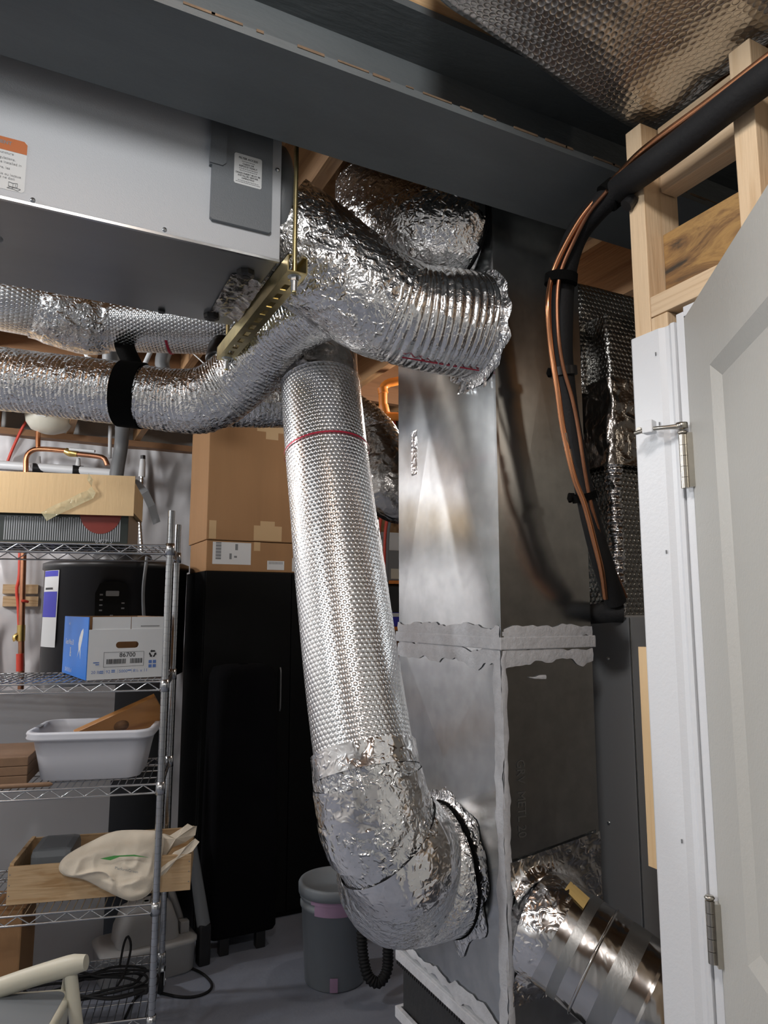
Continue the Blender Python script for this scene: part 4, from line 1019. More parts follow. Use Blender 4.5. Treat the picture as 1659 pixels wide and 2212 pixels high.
addt(g, '86700', 0.024, 0.112, 0.079, bold=2e-4)
for x0, x1, n in ((0.067, 0.137, 22), (0.152, 0.195, 14)):
    rr = random.Random(n); x = x0
    while x < x1: w1 = rr.uniform(.0008, .0028); g.box(x, x + w1, -0.0008, -0.0004, 0.055, 0.073); x += w1 + rr.uniform(.0008, .002)
for a in ((0.056, 0.203, 0.0975, 0.0985), (0.056, 0.203, 0.044, 0.045), (0.056, 0.057, 0.044, 0.0985), (0.202, 0.203, 0.044, 0.0985)): g.box(a[0], a[1], -0.0008, -0.0004, a[2], a[3])
for k in range(3):           # recycling mark
    an = R_(90 + 120 * k); c = Vector((0.236 + 0.0095 * math.cos(an), 0.088 + 0.0095 * math.sin(an)))
    tdir_ = Vector((-math.sin(an), math.cos(an))); nd = Vector((math.cos(an), math.sin(an)))
    pts_ = [c - tdir_ * 0.0105 - nd * 0.003, c + tdir_ * 0.003 - nd * 0.003, c + tdir_ * 0.003 - nd * 0.006, c + tdir_ * 0.010, c + tdir_ * 0.003 + nd * 0.006, c + tdir_ * 0.003 + nd * 0.003, c - tdir_ * 0.0075 + nd * 0.003]
    g.prism([(p.x, p.y) for p in pts_], (0, -0.0008, 0), *FX, (0, 1, 0), 0.0003)
for k in range(16): g.box(0.188 + k * 0.0045, 0.1905 + k * 0.0045, 0.0022, 0.0026, 0.191, 0.1945)
g.build('lettering', M['ink'], b, local=True)
g = G(); addt(g, '20 lb', 0.016, 0.014, 0.022); addt(g, '92', 0.016, 0.066, 0.022); addt(g, '5000', 0.016, 0.113, 0.022); addt(g, '8\u00bd x 11', 0.016, 0.165, 0.022)
for x in (0.060, 0.108, 0.160): g.box(x, x + 0.0006, -0.0008, -0.0004, 0.020, 0.036)
for x, z in ((0.044, 0.028), (0.044, 0.022), (0.086, 0.030), (0.086, 0.024), (0.145, 0.028), (0.020, 0.060), (0.028, 0.060), (0.028, 0.053)): g.box(x, x + 0.013, -0.0008, -0.0004, z, z + 0.0035)
for x in (0.222, 0.238): 
    for z in (0.036, 0.052): g.box(x, x + 0.012, -0.0008, -0.0004, z, z + 0.012)
g.build('blue_print', M['ink_blue'], b, local=True)

# third shelf
def tub_ring(w, d, r, z, n=6):
    o = []
    for cx_, cy_, a in ((w / 2 - r, d / 2 - r, 0), (-w / 2 + r, d / 2 - r, 90), (-w / 2 + r, -d / 2 + r, 180), (w / 2 - r, -d / 2 + r, 270)):
        for k in range(n + 1):
            an = R_(a + 90 * k / n); o.append((cx_ + r * math.cos(an), cy_ + r * math.sin(an), z))
    return o
def tub(g, rings):
    m = len(rings[0]); vs = [p for r in rings for p in r]
    fs = [[i * m + k, i * m + (k + 1) % m, (i + 1) * m + (k + 1) % m, (i + 1) * m + k] for i in range(len(rings) - 1) for k in range(m)]
    g.add(vs, fs, None, True); return g
b = on_rack('plastic_tub', 'light grey plastic dish tub holding a wooden plank', 'tub', -0.250, 0.20, 2, -3)
rg = [tub_ring(0.30, 0.20, 0.04, 0.0), tub_ring(0.345, 0.245, 0.045, 0.008), tub_ring(0.375, 0.275, 0.05, 0.09), tub_ring(0.402, 0.30, 0.055, 0.150),
      tub_ring(0.438, 0.335, 0.06, 0.151), tub_ring(0.444, 0.341, 0.06, 0.158), tub_ring(0.438, 0.335, 0.06, 0.165), tub_ring(0.444, 0.341, 0.06, 0.172), tub_ring(0.438, 0.335, 0.06, 0.180),
      tub_ring(0.408, 0.305, 0.055, 0.180), tub_ring(0.398, 0.296, 0.055, 0.15), tub_ring(0.34, 0.24, 0.045, 0.014)]
g = tub(G(), rg); g.add(rg[0], [list(range(len(rg[0])))[::-1]]); g.add(rg[-1], [list(range(len(rg[-1])))]); g.build('tub_body', M['tub_plastic'], b, local=True)
G().box(-0.218, -0.198, -0.03, 0.03, 0.1805, 0.1815).build('handle_recess', M['ink_grey'], b, local=True)
b = on_rack('wood_plank', 'stained knotty wooden plank leaning out of the grey tub', 'plank', -0.135, 0.22, 2)
Mp = Matrix.Translation((0, 0, 0.175)) @ Matrix.Rotation(R_(-24), 4, 'Y') @ Matrix.Rotation(R_(38), 4, 'X')
G().box(-0.185, 0.125, -0.010, 0.010, -0.055, 0.085, bev=0.002, M=Mp).build('plank_board', M['cherry'], b, local=True)
G().lathe([(0, 0), (0.028, 0.0003), (0.0, 0.0006)], Mp @ Vector((-0.03, -0.0103, 0.02)), 16, Mp.to_3x3() @ Vector((0, 1, 0))).build('wood_knot', M['brown_board'], b, local=True)
b = on_rack('board_stack', 'stack of brown fibreboard shelves beside the grey tub', 'boards', -0.72, 0.215, 2, 2)
for k in range(3):
    G().box(-0.30, 0.255, -0.15, 0.15, 0.032 * k, 0.032 * k + 0.031, bev=0.003).build('board', M['mdf'], b, local=True)
b = on_rack('wood_dowel', 'thin brown wooden dowel lying along the front of the shelf', 'dowel', -0.70, 0.025, 2)
G().tube([(-0.3, 0, 0.008), (0.30, 0, 0.008), (0.335, 0, 0.008)], [0.008, 0.008, 0.003], seg=12, step=0.05).build('dowel_rod', M['mdf'], b, local=True)

# fourth shelf: crate with canvas bag
b = on_rack('wooden_crate', 'low pine wood crate jutting past the rack post', 'crate', -0.205, 0.258, 1, 0)
cx0, cx1, cy0, cy1, ch = -0.300, 0.318, -0.17, 0.17, 0.125
for nm, bx in (('side_board', (cx0, cx1, cy0, cy0 + .014, 0, ch)), ('side_board', (cx0, cx1, cy1 - .014, cy1, 0, ch)), ('end_board', (cx0 + .0005, cx0 + .0145, cy0 + .0145, cy1 - .0145, 0, ch + .008)), ('end_board', (cx1 - .0145, cx1 - .0005, cy0 + .0145, cy1 - .0145, 0, ch + .008)), ('bottom_board', (cx0 + .015, cx1 - .015, cy0 + .0145, cy1 - .0145, 0, .008))):
    G().box(*bx, bev=0.0015).build(nm, M['pine_x'], b, local=True)
for x in (cx0 + .007, cx1 - .007):
    for z in (0.03, 0.065, 0.10): G().cyl((x, cy0 + .0005, z), (x, cy0 - .0006, z), 0.0022, seg=8).build('nail', M['ink_grey'], b, local=True)
b2 = on_rack('grey_case', 'grey zipped case standing in the pine crate', 'case', -0.40, 0.26, 1)
b2.location.z += 0.0085; WM[b2] = Matrix.Translation(b2.location) @ Matrix.Rotation(RZ, 4, 'Z')
G().box(-0.055, 0.09, -0.10, 0.10, 0, 0.145, bev=0.025).build('case_body', M['grey_vinyl'], b2, local=True)
tb_ = on_rack('canvas_bag', 'crumpled cream canvas tote bag slumped over the pine crate', 'bag', -0.205, 0.166, 1)
tb_.location.z += 0.0; WM[tb_] = Matrix.Translation(tb_.location) @ Matrix.Rotation(RZ, 4, 'Z')
Mi = WM[tb_]
def bagpt(px, py, D):      # outline measured from the photograph, laid in the plane of the crate front
    return Mi.inverted() @ at(px, py, D)
D0 = 2.70
ol = [(133, 1862), (150, 1840), (200, 1816), (250, 1800), (320, 1803), (345, 1810), (352, 1835), (340, 1890), (326, 1926), (300, 1940), (275, 1938), (230, 1916), (185, 1892), (145, 1880)]
pts3 = [bagpt(x, y, D0) for x, y in ol]
pl2 = [(p.x, p.z) for p in pts3]; c2 = (sum(p[0] for p in pl2) / len(pl2), sum(p[1] for p in pl2) / len(pl2))
yb = sum(p.y for p in pts3) / len(pts3)
tilt = Vector((0, 0.55, 0.83)).normalized()
pillow(pl2, c2, (0, -0.115, 0), (1, 0, 0), (0, 0.30, 1.0), Vector((0, -0.95, 0.3)), 0.032, 0.022, nz=0.021, fq=11, K=40, seed=4).build('bag_body', M['linen'], tb_, local=True)
for nm, ol, yy in (('bag_mouth', [(322, 1812), (352, 1806), (366, 1808), (392, 1797), (404, 1788), (416, 1793), (424, 1797), (421, 1813), (400, 1826), (372, 1838), (350, 1862), (334, 1866)], -0.055),
                   ('bag_handle', [(352, 1862), (376, 1842), (402, 1828), (421, 1817), (430, 1824), (416, 1840), (398, 1853), (372, 1861), (352, 1890), (338, 1914), (334, 1890)], -0.090)):
    q3 = [bagpt(x, y, 2.76) for x, y in ol]; n_ = len(q3)
    fr_ = [Vector((p.x, yy + 0.10 * (p.x - 0.05) + 0.012 * math.sin(k * 2.3), p.z)) for k, p in enumerate(q3)]
    c_ = sum(fr_, Vector()) / n_ + Vector((0, -0.016, 0.004)); bk2 = [p + Vector((0, 0.006, 0)) for p in fr_]
    fs = [[k, (k + 1) % n_, n_] for k in range(n_)] + [[n_ + 1 + (k + 1) % n_, n_ + 1 + k, 2 * n_ + 1] for k in range(n_)] + [[k, n_ + 1 + k, n_ + 1 + (k + 1) % n_, (k + 1) % n_] for k in range(n_)]
    G().add(fr_ + [c_] + bk2 + [c_ + Vector((0, 0.006, 0))], fs).build(nm, M['linen'], tb_, local=True)
lp = bagpt(255, 1857, 2.67)
ld = (bagpt(306, 1871, 2.67) - lp).normalized()
vs, fs = text_geo('PlatformGreen', 0.0135, (lp.x, -0.196, lp.z - 0.004), (ld.x, 0, ld.z), (0, 0.25, 0.9)); G().add(vs, fs).build('lettering', M['ink_grey'], tb_, local=True)
gp = [bagpt(x, y, 2.67) for x, y in ((222, 1843), (250, 1839), (292, 1840), (322, 1848), (290, 1843), (262, 1842), (243, 1848))]
G().prism([(p.x, p.z) for p in gp], (0, -0.165, 0), (1, 0, 0), (0, 0.05, 1), (0, -1, 0), 0.001).build('green_print', M['green_ink'], tb_, local=True)

# bottom shelf cords and carton
cd = thing('power_cord', 'black power cord coiled on the bottom wire shelf', 'cord', RM @ Vector((-0.235, 0.2, SHZ[0])), RZ)
rr = random.Random(21); pts = []
for k in range(46):
    an = k * 0.62; r1 = 0.13 + 0.05 * math.sin(k * 1.3); 
    pts.append((-0.02 + r1 * 1.35 * math.cos(an) + 0.03 * math.sin(k * 0.4), 0.0 + r1 * 0.85 * math.sin(an), 0.007 + 0.010 * (1 + math.sin(k * 0.9)) + 0.0003 * k))
G().tube(pts, 0.0045, seg=7, step=0.012).build('cord_coil', M['black_rubber'], cd, local=True)
G().tube([(0.10, -0.03, 0.03), (0.12, 0.02, 0.05), (0.13, 0.10, 0.10), (0.115, 0.13, 0.13), (0.10, 0.14, 0.10), (0.09, 0.12, 0.03)], 0.0045, seg=8, step=0.012).build('cord_loop', M['black_rubber'], cd, local=True)
G().box(0.16, 0.21, -0.06, -0.03, 0.003, 0.028, bev=0.004).build('plug_block', M['black_plastic'], cd, local=True)
fcd = thing('floor_cord', 'black cable looping over the floor beside the rack caster', 'cord', at(420, 2110, 3.2))
zf = 0.0055
def fl(px, py):      # bearing to a floor point
    x = (px - 829.5) / FPX; y = (1106 - py) / FPX; fw = CP - SP * y; up = SP + CP * y
    p = at(px, py, fw * (zf - CAM_H) / up); p.z = zf; return p
G().tube([fl(330, 2060), fl(360, 2081), fl(400, 2087), fl(437, 2103), fl(457, 2125), fl(450, 2142), (fl(420, 2153)), fl(385, 2153), fl(352, 2146), fl(318, 2140), fl(290, 2160), fl(270, 2200)], 0.0055, seg=8, step=0.015).build('cable_run', M['black_rubber'], fcd)

# ------------------------------------------------------------------ things behind the rack
wh = thing('water_heater', 'black heat pump water heater tank with control panel behind the rack', 'water heater', (0.46, 4.04, 0))
hc = (0.46, 4.04); hr = 0.352
G().lathe([(0.0, 0.02), (hr - 0.03, 0.02), (hr - 0.03, 1.20), (hr - 0.02, 1.205)], (*hc, 0), 56).build('tank_body', M['heater_grey'], wh)
G().lathe([(hr - 0.02, 1.20), (hr, 1.21), (hr + 0.004, 1.74), (hr + 0.014, 1.745), (hr + 0.014, 1.775), (hr - 0.01, 1.785), (0.0, 1.785)], (*hc, 0), 56).build('top_shroud', M['black_plastic'], wh)
G().lathe([(0.15, 1.785), (0.15, 1.825), (0.14, 1.835), (0.0, 1.835)], (hc[0] + 0.02, hc[1], 0), 40).build('fan_cap', M['black_plastic'], wh)
cdir = Vector((-hc[0], -hc[1], 0)).normalized(); cu_ = Vector((-cdir.y, cdir.x, 0))
if cu_.dot(Vector((CT, -ST, 0))) < 0: cu_ = -cu_
co = Vector((*hc, 0)) + cdir * (hr - 0.012) + cu_ * -0.02
cpn = G().prism([(-0.072, 1.40), (0.072, 1.40), (0.078, 1.62), (0.06, 1.665), (0.03, 1.678), (-0.03, 1.678), (-0.06, 1.665), (-0.078, 1.62)], co, cu_, (0, 0, 1), cdir, 0.024).build('control_panel', M['black_metal'], wh)
G().prism(rrect(-0.03, 0.03, 1.607, 1.632), co + cdir * 0.0242, cu_, (0, 0, 1), cdir, 0.0006).build('display', M['screen'], cpn)
g = G()
for x, z in [(-.05, .23), (-.05, .205), (-.05, .18), (-.05, .155), (.05, .19), (.05, .165), (0.0, .13), (0.0, .10), (-.05, .07), (.05, .07)]:
    g.prism([(x - .007, 1.38 + z), (x + .007, 1.38 + z), (x + .007, 1.387 + z), (x - .007, 1.387 + z)], co + cdir * 0.0242, cu_, (0, 0, 1), cdir, 0.0004)
g.build('button_marks', M['ink_grey'], cpn)
def curved_label(name, mat, a0, a1, z0, z1, parent, off=0.0):
    vs = []; n = 8
    for k in range(n + 1):
        a_ = a0 + (a1 - a0) * k / n
        for z in (z0, z1):
            r_ = hr + 0.006 + off; vs.append((hc[0] + r_ * math.cos(a_), hc[1] + r_ * math.sin(a_), z))
    return G().add(vs, [[2 * i, 2 * i + 2, 2 * i + 3, 2 * i + 1] for i in range(n)], None, True).build(name, mat, parent)
ang0 = math.atan2(cdir.y, cdir.x)
el = curved_label('energy_label', M['label_white'], ang0 - R_(74), ang0 - R_(49), 1.36, 1.735, wh)
curved_label('blue_panel', M['sticker_blue'], ang0 - R_(73), ang0 - R_(50), 1.505, 1.63, el, 0.001)
curved_label('blue_header', M['sticker_blue'], ang0 - R_(73), ang0 - R_(50), 1.705, 1.733, el, 0.001)
g = G(); curved_label('label_digits', M['ink'], ang0 - R_(69), ang0 - R_(56), 1.640, 1.650, el, 0.001)
G().tube([Vector((*hc, 0)) + cdir * (hr + 0.02) + cu_ * 0.13 + Vector((0, 0, 1.80)), Vector((*hc, 0)) + cdir * (hr + 0.035) + cu_ * 0.12 + Vector((0, 0, 1.62)), Vector((*hc, 0)) + cdir * (hr + 0.03) + cu_ * 0.14 + Vector((0, 0, 1.45)), Vector((*hc, 0)) + cdir * (hr + 0.02) + cu_ * 0.20 + Vector((0, 0, 1.30))], 0.008, seg=10, step=0.03).build('drain_hose', M['grey_vinyl'], wh)
wbd = thing('backing_board', 'plain white board standing behind the wire rack', 'board', (-0.3, 3.62, 0))
box_obj('board_sheet', M['white_board'], wbd, -1.4, 0.425, 3.610, 3.622, 0.0, 1.19)
cc = thing('cable_cabinet', 'tall matte black storage cabinet carrying two cardboard boxes', 'cabinet', (1.3, 3.87, 0))
box_obj('cabinet_body', M['black_metal'], cc, 0.833, 1.76, 3.655, 4.09, 0.0, 1.738, bev=0.003)
box_obj('cabinet_door', M['black_metal'], cc, 0.838, 1.295, 3.637, 3.6545, 0.03, 1.733, bev=0.002)
box_obj('cabinet_door', M['black_metal'], cc, 1.299, 1.755, 3.637, 3.6545, 0.03, 1.733, bev=0.002)
G().tube([(1.24, 3.630, 1.02), (1.24, 3.622, 1.04), (1.24, 3.622, 1.22), (1.24, 3.630, 1.24)], 0.004, seg=8, step=0.02).build('door_handle', M['heater_grey'], cc)
rb = thing('covered_trolley', 'narrow black fabric covered trolley on small feet', 'trolley', (1.0, 3.48, 0))
g = tub(G(), [[(p[0] + 1.0, p[1] + 3.49, p[2]) for p in tub_ring(w, d, r, z)] for w, d, r, z in ((0.30, 0.24, 0.03, 0.075), (0.315, 0.25, 0.03, 0.09), (0.31, 0.25, 0.03, 0.5), (0.30, 0.245, 0.035, 1.0), (0.295, 0.24, 0.05, 1.22), (0.27, 0.22, 0.06, 1.262), (0.20, 0.16, 0.07, 1.275), (0.05, 0.04, 0.018, 1.277))])
g.build('fabric_cover', M['black_fabric'], rb)
for x, y in ((0.915, 3.40), (1.085, 3.40), (0.915, 3.58), (1.085, 3.58)):
    box_obj('foot', M['black_plastic'], rb, x - 0.022, x + 0.022, y - 0.022, y + 0.022, 0.0, 0.08, bev=0.005)
for nm, lab, bx, mt in (('shipping_box', 'low cardboard shipping box with white labels under the large box', (0.84, 1.62, 3.66, 4.05, 1.739, 1.898), 'cardboard'), ('cardboard_box', 'large brown cardboard box stacked on the labelled box', (0.835, 1.52, 3.652, 4.08, 1.90, 2.545), 'cardboard')):
    bo = thing(nm, lab, 'box', ((bx[0] + bx[1]) / 2, (bx[2] + bx[3]) / 2, bx[4]))
    G().box(*bx, bev=0.004).build('box_body', M[mt], bo)
    if nm == 'shipping_box':
        l1 = box_obj('shipping_label', M['paper'], bo, 0.872, 1.075, bx[2] - .0008, bx[2] - .0002, 1.775, 1.890)
        g = G(); z = 1.80
        for k in range(16): g.box(0.888, 0.916, bx[2] - .0013, bx[2] - .0009, z, z + (0.003 if k % 3 else 0.006)); z += 0.0055
        for a in ((0.96, 0.972, 1.802, 1.832), (0.99, 1.004, 1.85, 1.882), (0.985, 1.0, 1.81, 1.82)): g.box(a[0], a[1], bx[2] - .0013, bx[2] - .0009, a[2], a[3])
        g.build('barcode', M['ink_grey'], l1)
        l2 = box_obj('small_label', M['paper'], bo, 1.165, 1.26, bx[2] - .0008, bx[2] - .0002, 1.752, 1.800)
        g = G()
        for k in range(10): g.box(1.175 + k * .008, 1.178 + k * .008, bx[2] - .0013, bx[2] - .0009, 1.782, 1.796)
        g.build('barcode', M['ink_grey'], l2)
        l3 = box_obj('address_label', M['paper'], bo, 1.305, 1.46, bx[2] - .0008, bx[2] - .0002, 1.746, 1.818)
        g = G()
        for z, x1 in ((1.806, 1.40), (1.796, 1.43), (1.786, 1.38), (1.776, 1.42)): g.box(1.315, x1, bx[2] - .0013, bx[2] - .0009, z, z + .003)
        for k in range(8): g.box(1.315 + k * .006, 1.318 + k * .006, bx[2] - .0013, bx[2] - .0009, 1.751, 1.762)
        g.build('label_print', M['ink_grey'], l3)
        box_obj('tape_strip', M['packing_tape'], bo, 1.09, 1.125, bx[2] - .0008, bx[2] - .0002, 1.85, 1.897)
    else:
        for a in ((0.848, 0.885, 1.905, 2.0), (1.085, 1.24, 1.905, 1.985), (1.12, 1.20, 1.985, 2.01), (1.09, 1.36, 2.50, 2.544), (1.14, 1.21, 2.46, 2.50)): box_obj('tape_strip', M['packing_tape'], bo, a[0], a[1], bx[2] - .0008, bx[2] - .0002, a[2], a[3])

# bucket
bc = Vector((1.285, 2.98, 0)); bk_ = thing('plastic_bucket', 'grey lidded plastic bucket with pink paint drips', 'bucket', bc)
G().lathe([(0.0, 0.0), (0.122, 0.0), (0.128, 0.006), (0.1445, 0.30), (0.150, 0.302), (0.150, 0.318), (0.1445, 0.32), (0.1455, 0.336), (0.152, 0.338), (0.152, 0.352), (0.1465, 0.354), (0.148, 0.378)], bc, 48).build('bucket_body', M['bucket'], bk_)
ld_ = G().lathe([(0.1495, 0.352), (0.158, 0.354), (0.159, 0.388), (0.154, 0.396), (0.142, 0.396), (0.138, 0.386), (0.0, 0.386)], bc, 48).build('lid', M['bucket'], bk_)
for a0, a1, z0, z1, r0 in ((212, 275, 0.318, 0.3375, 0.1512), (205, 290, 0.337, 0.3525, 0.1528), (212, 268, 0.296, 0.3185, 0.1512), (238, 252, 0.006, 0.06, 0.1330)):
    vs = []; n = 14
    for k in range(n + 1):
        a_ = R_(a0 + (a1 - a0) * k / n)
        for z in (z0, z1): vs.append(bc + Vector((r0 * math.cos(a_), r0 * math.sin(a_), z)))
    G().add(vs, [[2 * i, 2 * i + 2, 2 * i + 3, 2 * i + 1] for i in range(n)], None, True).build('paint_drip', M['pink_paint'], bk_)
hz = thing('corrugated_hose', 'looped black corrugated hose hanging beside the grey bucket', 'hose', fl(815, 2135))
hd = 3.06
G().tube([at(860, 1880, hd), at(838, 1950, hd), at(838, 2040, hd - 0.02), at(836, 2095, hd - 0.03), at(818, 2122, hd - 0.04), at(795, 2108, hd - 0.04), at(784, 2060, hd - 0.02), at(782, 2010, hd), at(792, 1978, hd + 0.02), at(812, 1960, hd + 0.04), at(830, 1940, hd + 0.08)], 0.0205, seg=18, step=0.0035, disp=lambda S, A, P: 0.0028 * np.sin(2 * np.pi * S / 0.0125)).build('hose_body', M['black_rubber'], hz)

# litter tub / floor tool behind rack
lt = thing('lidded_tub', 'pale grey lidded tub on the floor behind the rack post', 'tub', (0.60, 3.42, 0))
Ml = Matrix.Translation((0.572, 3.40, 0)) @ Matrix.Rotation(R_(6), 4, 'Z')
def tubw(rs): return [[tuple(Ml @ Vector(p)) for p in r] for r in rs]
rs = tubw([tub_ring(0.36, 0.22, 0.04, 0.0), tub_ring(0.38, 0.24, 0.045, 0.01), tub_ring(0.39, 0.25, 0.05, 0.115), tub_ring(0.40, 0.26, 0.05, 0.12), tub_ring(0.40, 0.26, 0.05, 0.135), tub_ring(0.36, 0.22, 0.05, 0.140), tub_ring(0.04, 0.03, 0.012, 0.141)])
tub(G(), rs).build('tub_base', M['grey_tub'], lt)
rs = tubw([tub_ring(0.26, 0.18, 0.04, 0.141), tub_ring(0.25, 0.17, 0.04, 0.20), tub_ring(0.20, 0.14, 0.04, 0.27), tub_ring(0.14, 0.10, 0.04, 0.285), tub_ring(0.02, 0.02, 0.008, 0.287)])
tub(G(), rs).build('tub_hood', M['grey_tub'], lt)
G().tube([Ml @ Vector((0.155, -0.02, 0.141)), Ml @ Vector((0.150, 0.0, 0.19)), Ml @ Vector((0.10, 0.05, 0.36)), Ml @ Vector((0.07, 0.08, 0.52))], [0.018, 0.014, 0.014, 0.014], seg=12, step=0.03).build('handle_tube', M['grey_tub'], lt)
G().box(-0.02, 0.02, -0.02, 0.02, 0.0, 0.05, bev=0.006, M=Ml @ Matrix.Translation((0.155, -0.04, 0.139))).build('latch', M['grey_tub'], lt)
sm = thing('stick_mop', 'dark grey flat mop leaning behind the rack', 'mop', (0.83, 3.50, 0))
G().tube([Ml @ Vector((0.235, -0.07, 0.16)), Ml @ Vector((0.19, 0.0, 0.50))], [0.030, 0.022], seg=14, step=0.05).build('mop_handle', M['grey_vinyl'], sm)
G().box(0.208, 0.262, -0.10, -0.045, 0.0, 0.17, bev=0.01, M=Ml).build('mop_head', M['black_plastic'], sm)

# cardboard carton and folding step stool, lower left
cb = thing('worn_carton', 'worn brown cardboard carton at the left behind the step stool', 'box', (-0.12, 2.95, 0.0))
p1 = at(44, 2050, 2.75)
Mc = Matrix.Translation((p1.x, p1.y, 0)) @ Matrix.Rotation(RZ, 4, 'Z')
G().box(-0.36, 0.0, 0.0, 0.22, SHZ[0] + 0.001, SHZ[0] + 0.30, bev=0.006, M=Mc).build('carton_body', M['cardboard'], cb)
G().box(-0.30, 0.005, 0.02, 0.20, SHZ[0] + 0.301, SHZ[0] + 0.306, M=Mc).build('carton_flap', M['cardboard'], cb)
ss = thing('step_stool', 'cream folding step stool with dark tread at the lower left', 'stool', at(100, 2180, 2.0))
dS = 1.92
G().tube([at(-120, 2168, dS), at(-20, 2140, dS), at(60, 2113, dS), at(150, 2086, dS), at(186, 2079, dS)], [0.023, 0.023, 0.023, 0.024, 0.018], seg=20, step=0.015).build('top_rail', M['cream_metal'], ss)
pa = at(152, 2098, dS); pb = at(168, 2240, dS - 0.02); pc = at(128, 2240, dS + 0.10)
def ext(a, b): d_ = (b - a); k = -a.z / d_.z; return a + d_ * k
G().tube([pa, ext(pa, pb)], 0.0155, seg=14, step=0.1).build('front_leg', M['cream_metal'], ss)
G().tube([pa + Vector((0.0, 0.02, -0.01)), ext(pa, pc)], 0.0135, seg=14, step=0.1).build('rear_leg', M['cream_metal'], ss)
tz = at(100, 2205, dS - 0.10)
Mt = Matrix.Translation(tz) @ Matrix.Rotation(-YAW + R_(8), 4, 'Z')
rg = [[tuple(Mt @ Vector(p)) for p in tub_ring(w, d, 0.03, z)] for w, d, z in ((0.30, 0.22, -0.02), (0.31, 0.23, -0.012), (0.31, 0.23, 0.004), (0.285, 0.205, 0.006))]
rg = [[(p[0] - CT * 0.13, p[1] + ST * 0.13, p[2]) for p in r] for r in rg]
tub(G(), rg).build('tread_frame', M['cream_metal'], ss)
g = G(); g.add([(p[0], p[1], p[2] + 0.0005) for p in rg[-1]], [list(range(len(rg[-1])))]); g.build('tread_mat', M['grey_vinyl'], ss)
g = G(); g.add([(p[0], p[1], p[2]) for p in rg[0]], [list(range(len(rg[0])))[::-1]]); g.build('tread_base', M['cream_metal'], ss)

# ------------------------------------------------------------------ plumbing on the back wall (all about 4.2 m away)
DP = 4.15
xt = thing('expansion_tank', 'cream expansion tank hanging above the copper piping', 'tank', at(110, 880, DP))
G().lathe([(0.0, -0.125), (0.05, -0.120), (0.10, -0.10), (0.128, -0.06), (0.138, -0.01), (0.138, 0.18), (0.12, 0.23), (0.0, 0.25)], at(108, 893, DP), 36).build('tank_shell', M['tank_cream'], xt)
G().lathe([(0.1385, -0.012), (0.1395, -0.006), (0.1385, 0.0)], at(108, 893, DP), 36).build('tank_band', M['heater_grey'], xt)
G().prism([(-0.03, -0.01), (0.03, -0.02), (0.03, 0.05), (-0.03, 0.06)], at(88, 893, DP - 0.14), (CT, -ST, 0), (0, 0, 1), (ST, CT, 0), 0.001).build('tank_sticker', M['label_white'], xt)
G().tube([at(82, 932, DP), at(82, 968, DP)], 0.014, seg=12, step=0.03).build('copper_stub', M['copper'], xt)
cpipe = thing('copper_pipe', 'copper pipe elbow with brass valve above the pale carton', 'pipe', at(60, 1020, DP))
G().tube([at(56, 1080, DP), at(56, 1010, DP), at(58, 985, DP), at(72, 972, DP), at(95, 970, DP), at(145, 974, DP)], 0.0150, seg=14, step=0.015).build('pipe_run', M['copper'], cpipe)
G().tube([at(142, 974, DP), at(152, 978, DP), at(168, 981, DP)], [0.020, 0.024, 0.018], seg=12, step=0.01).build('valve_body', M['brass'], cpipe)
G().tube([at(150, 970, DP - 0.03), at(205, 975, DP - 0.03)], 0.009, seg=8, step=0.05).build('valve_lever', M['pvc'], cpipe)
G().tube([at(168, 981, DP), at(205, 985, DP), at(225, 990, DP), at(232, 1005, DP)], 0.0150, seg=12, step=0.02).build('pipe_tail', M['copper_dull'], cpipe)
riser = thing('copper_pipe', 'vertical copper riser with brass valve left of the water heater', 'pipe', at(45, 1450, DP))
G().tube([at(52, 1150, DP), at(48, 1300, DP), at(46, 1400, DP), at(44, 1500, DP), Vector((*at(44, 1500, DP).xy, 0.0))], 0.0165, seg=14, step=0.05).build('pipe_run', M['copper_dull'], riser)
G().tube([at(46, 1350, DP), at(45, 1385, DP)], 0.022, seg=12, step=0.03).build('valve_body', M['brass'], riser)
G().tube([at(45, 1368, DP), at(32, 1376, DP - 0.02), at(34, 1384, DP - 0.02)], 0.014, seg=10, step=0.01).build('valve_handle', M['brass'], riser)
G().tube([at(43, 1412, DP - 0.02), at(43, 1450, DP - 0.02)], 0.020, seg=10, step=0.03).build('red_tag', M['red_pex'], riser)
G().tube([at(46, 1298, DP - 0.03), at(52, 1298, DP - 0.03), at(60, 1300, DP)], 0.008, seg=8, step=0.02).build('pipe_tie', M['red_pex'], riser)
px1 = thing('red_pipe', 'thin red plastic pipe running beside the copper riser', 'pipe', at(40, 1440, DP))
G().tube([at(43, 1150, DP + 0.03), at(42, 1240, DP + 0.03), at(36, 1275, DP + 0.03), at(40, 1320, DP + 0.04), at(42, 1500, DP + 0.05), Vector((*at(42, 1500, DP + 0.05).xy, 0.0))], 0.0095, seg=10, step=0.04).build('pipe_run', M['red_pex'], px1)
px2 = thing('red_pipe', 'thin red plastic pipe slanting left of the expansion tank', 'pipe', at(30, 960, DP))
G().tube([at(66, 895, DP + 0.1), at(48, 925, DP + 0.1), at(25, 975, DP + 0.1), at(12, 1010, DP + 0.1)], 0.0085, seg=10, step=0.04).build('pipe_run', M['red_pex'], px2)
mf = thing('pipe_manifold', 'white plastic manifold pipe with black clamps above the carton', 'pipe', at(120, 1015, DP + 0.06))
G().tube([at(-60, 1000, DP + 0.06), at(120, 1012, DP + 0.06), at(240, 1022, DP + 0.06)], 0.026, seg=16, step=0.1).build('manifold_tube', M['pvc'], mf)
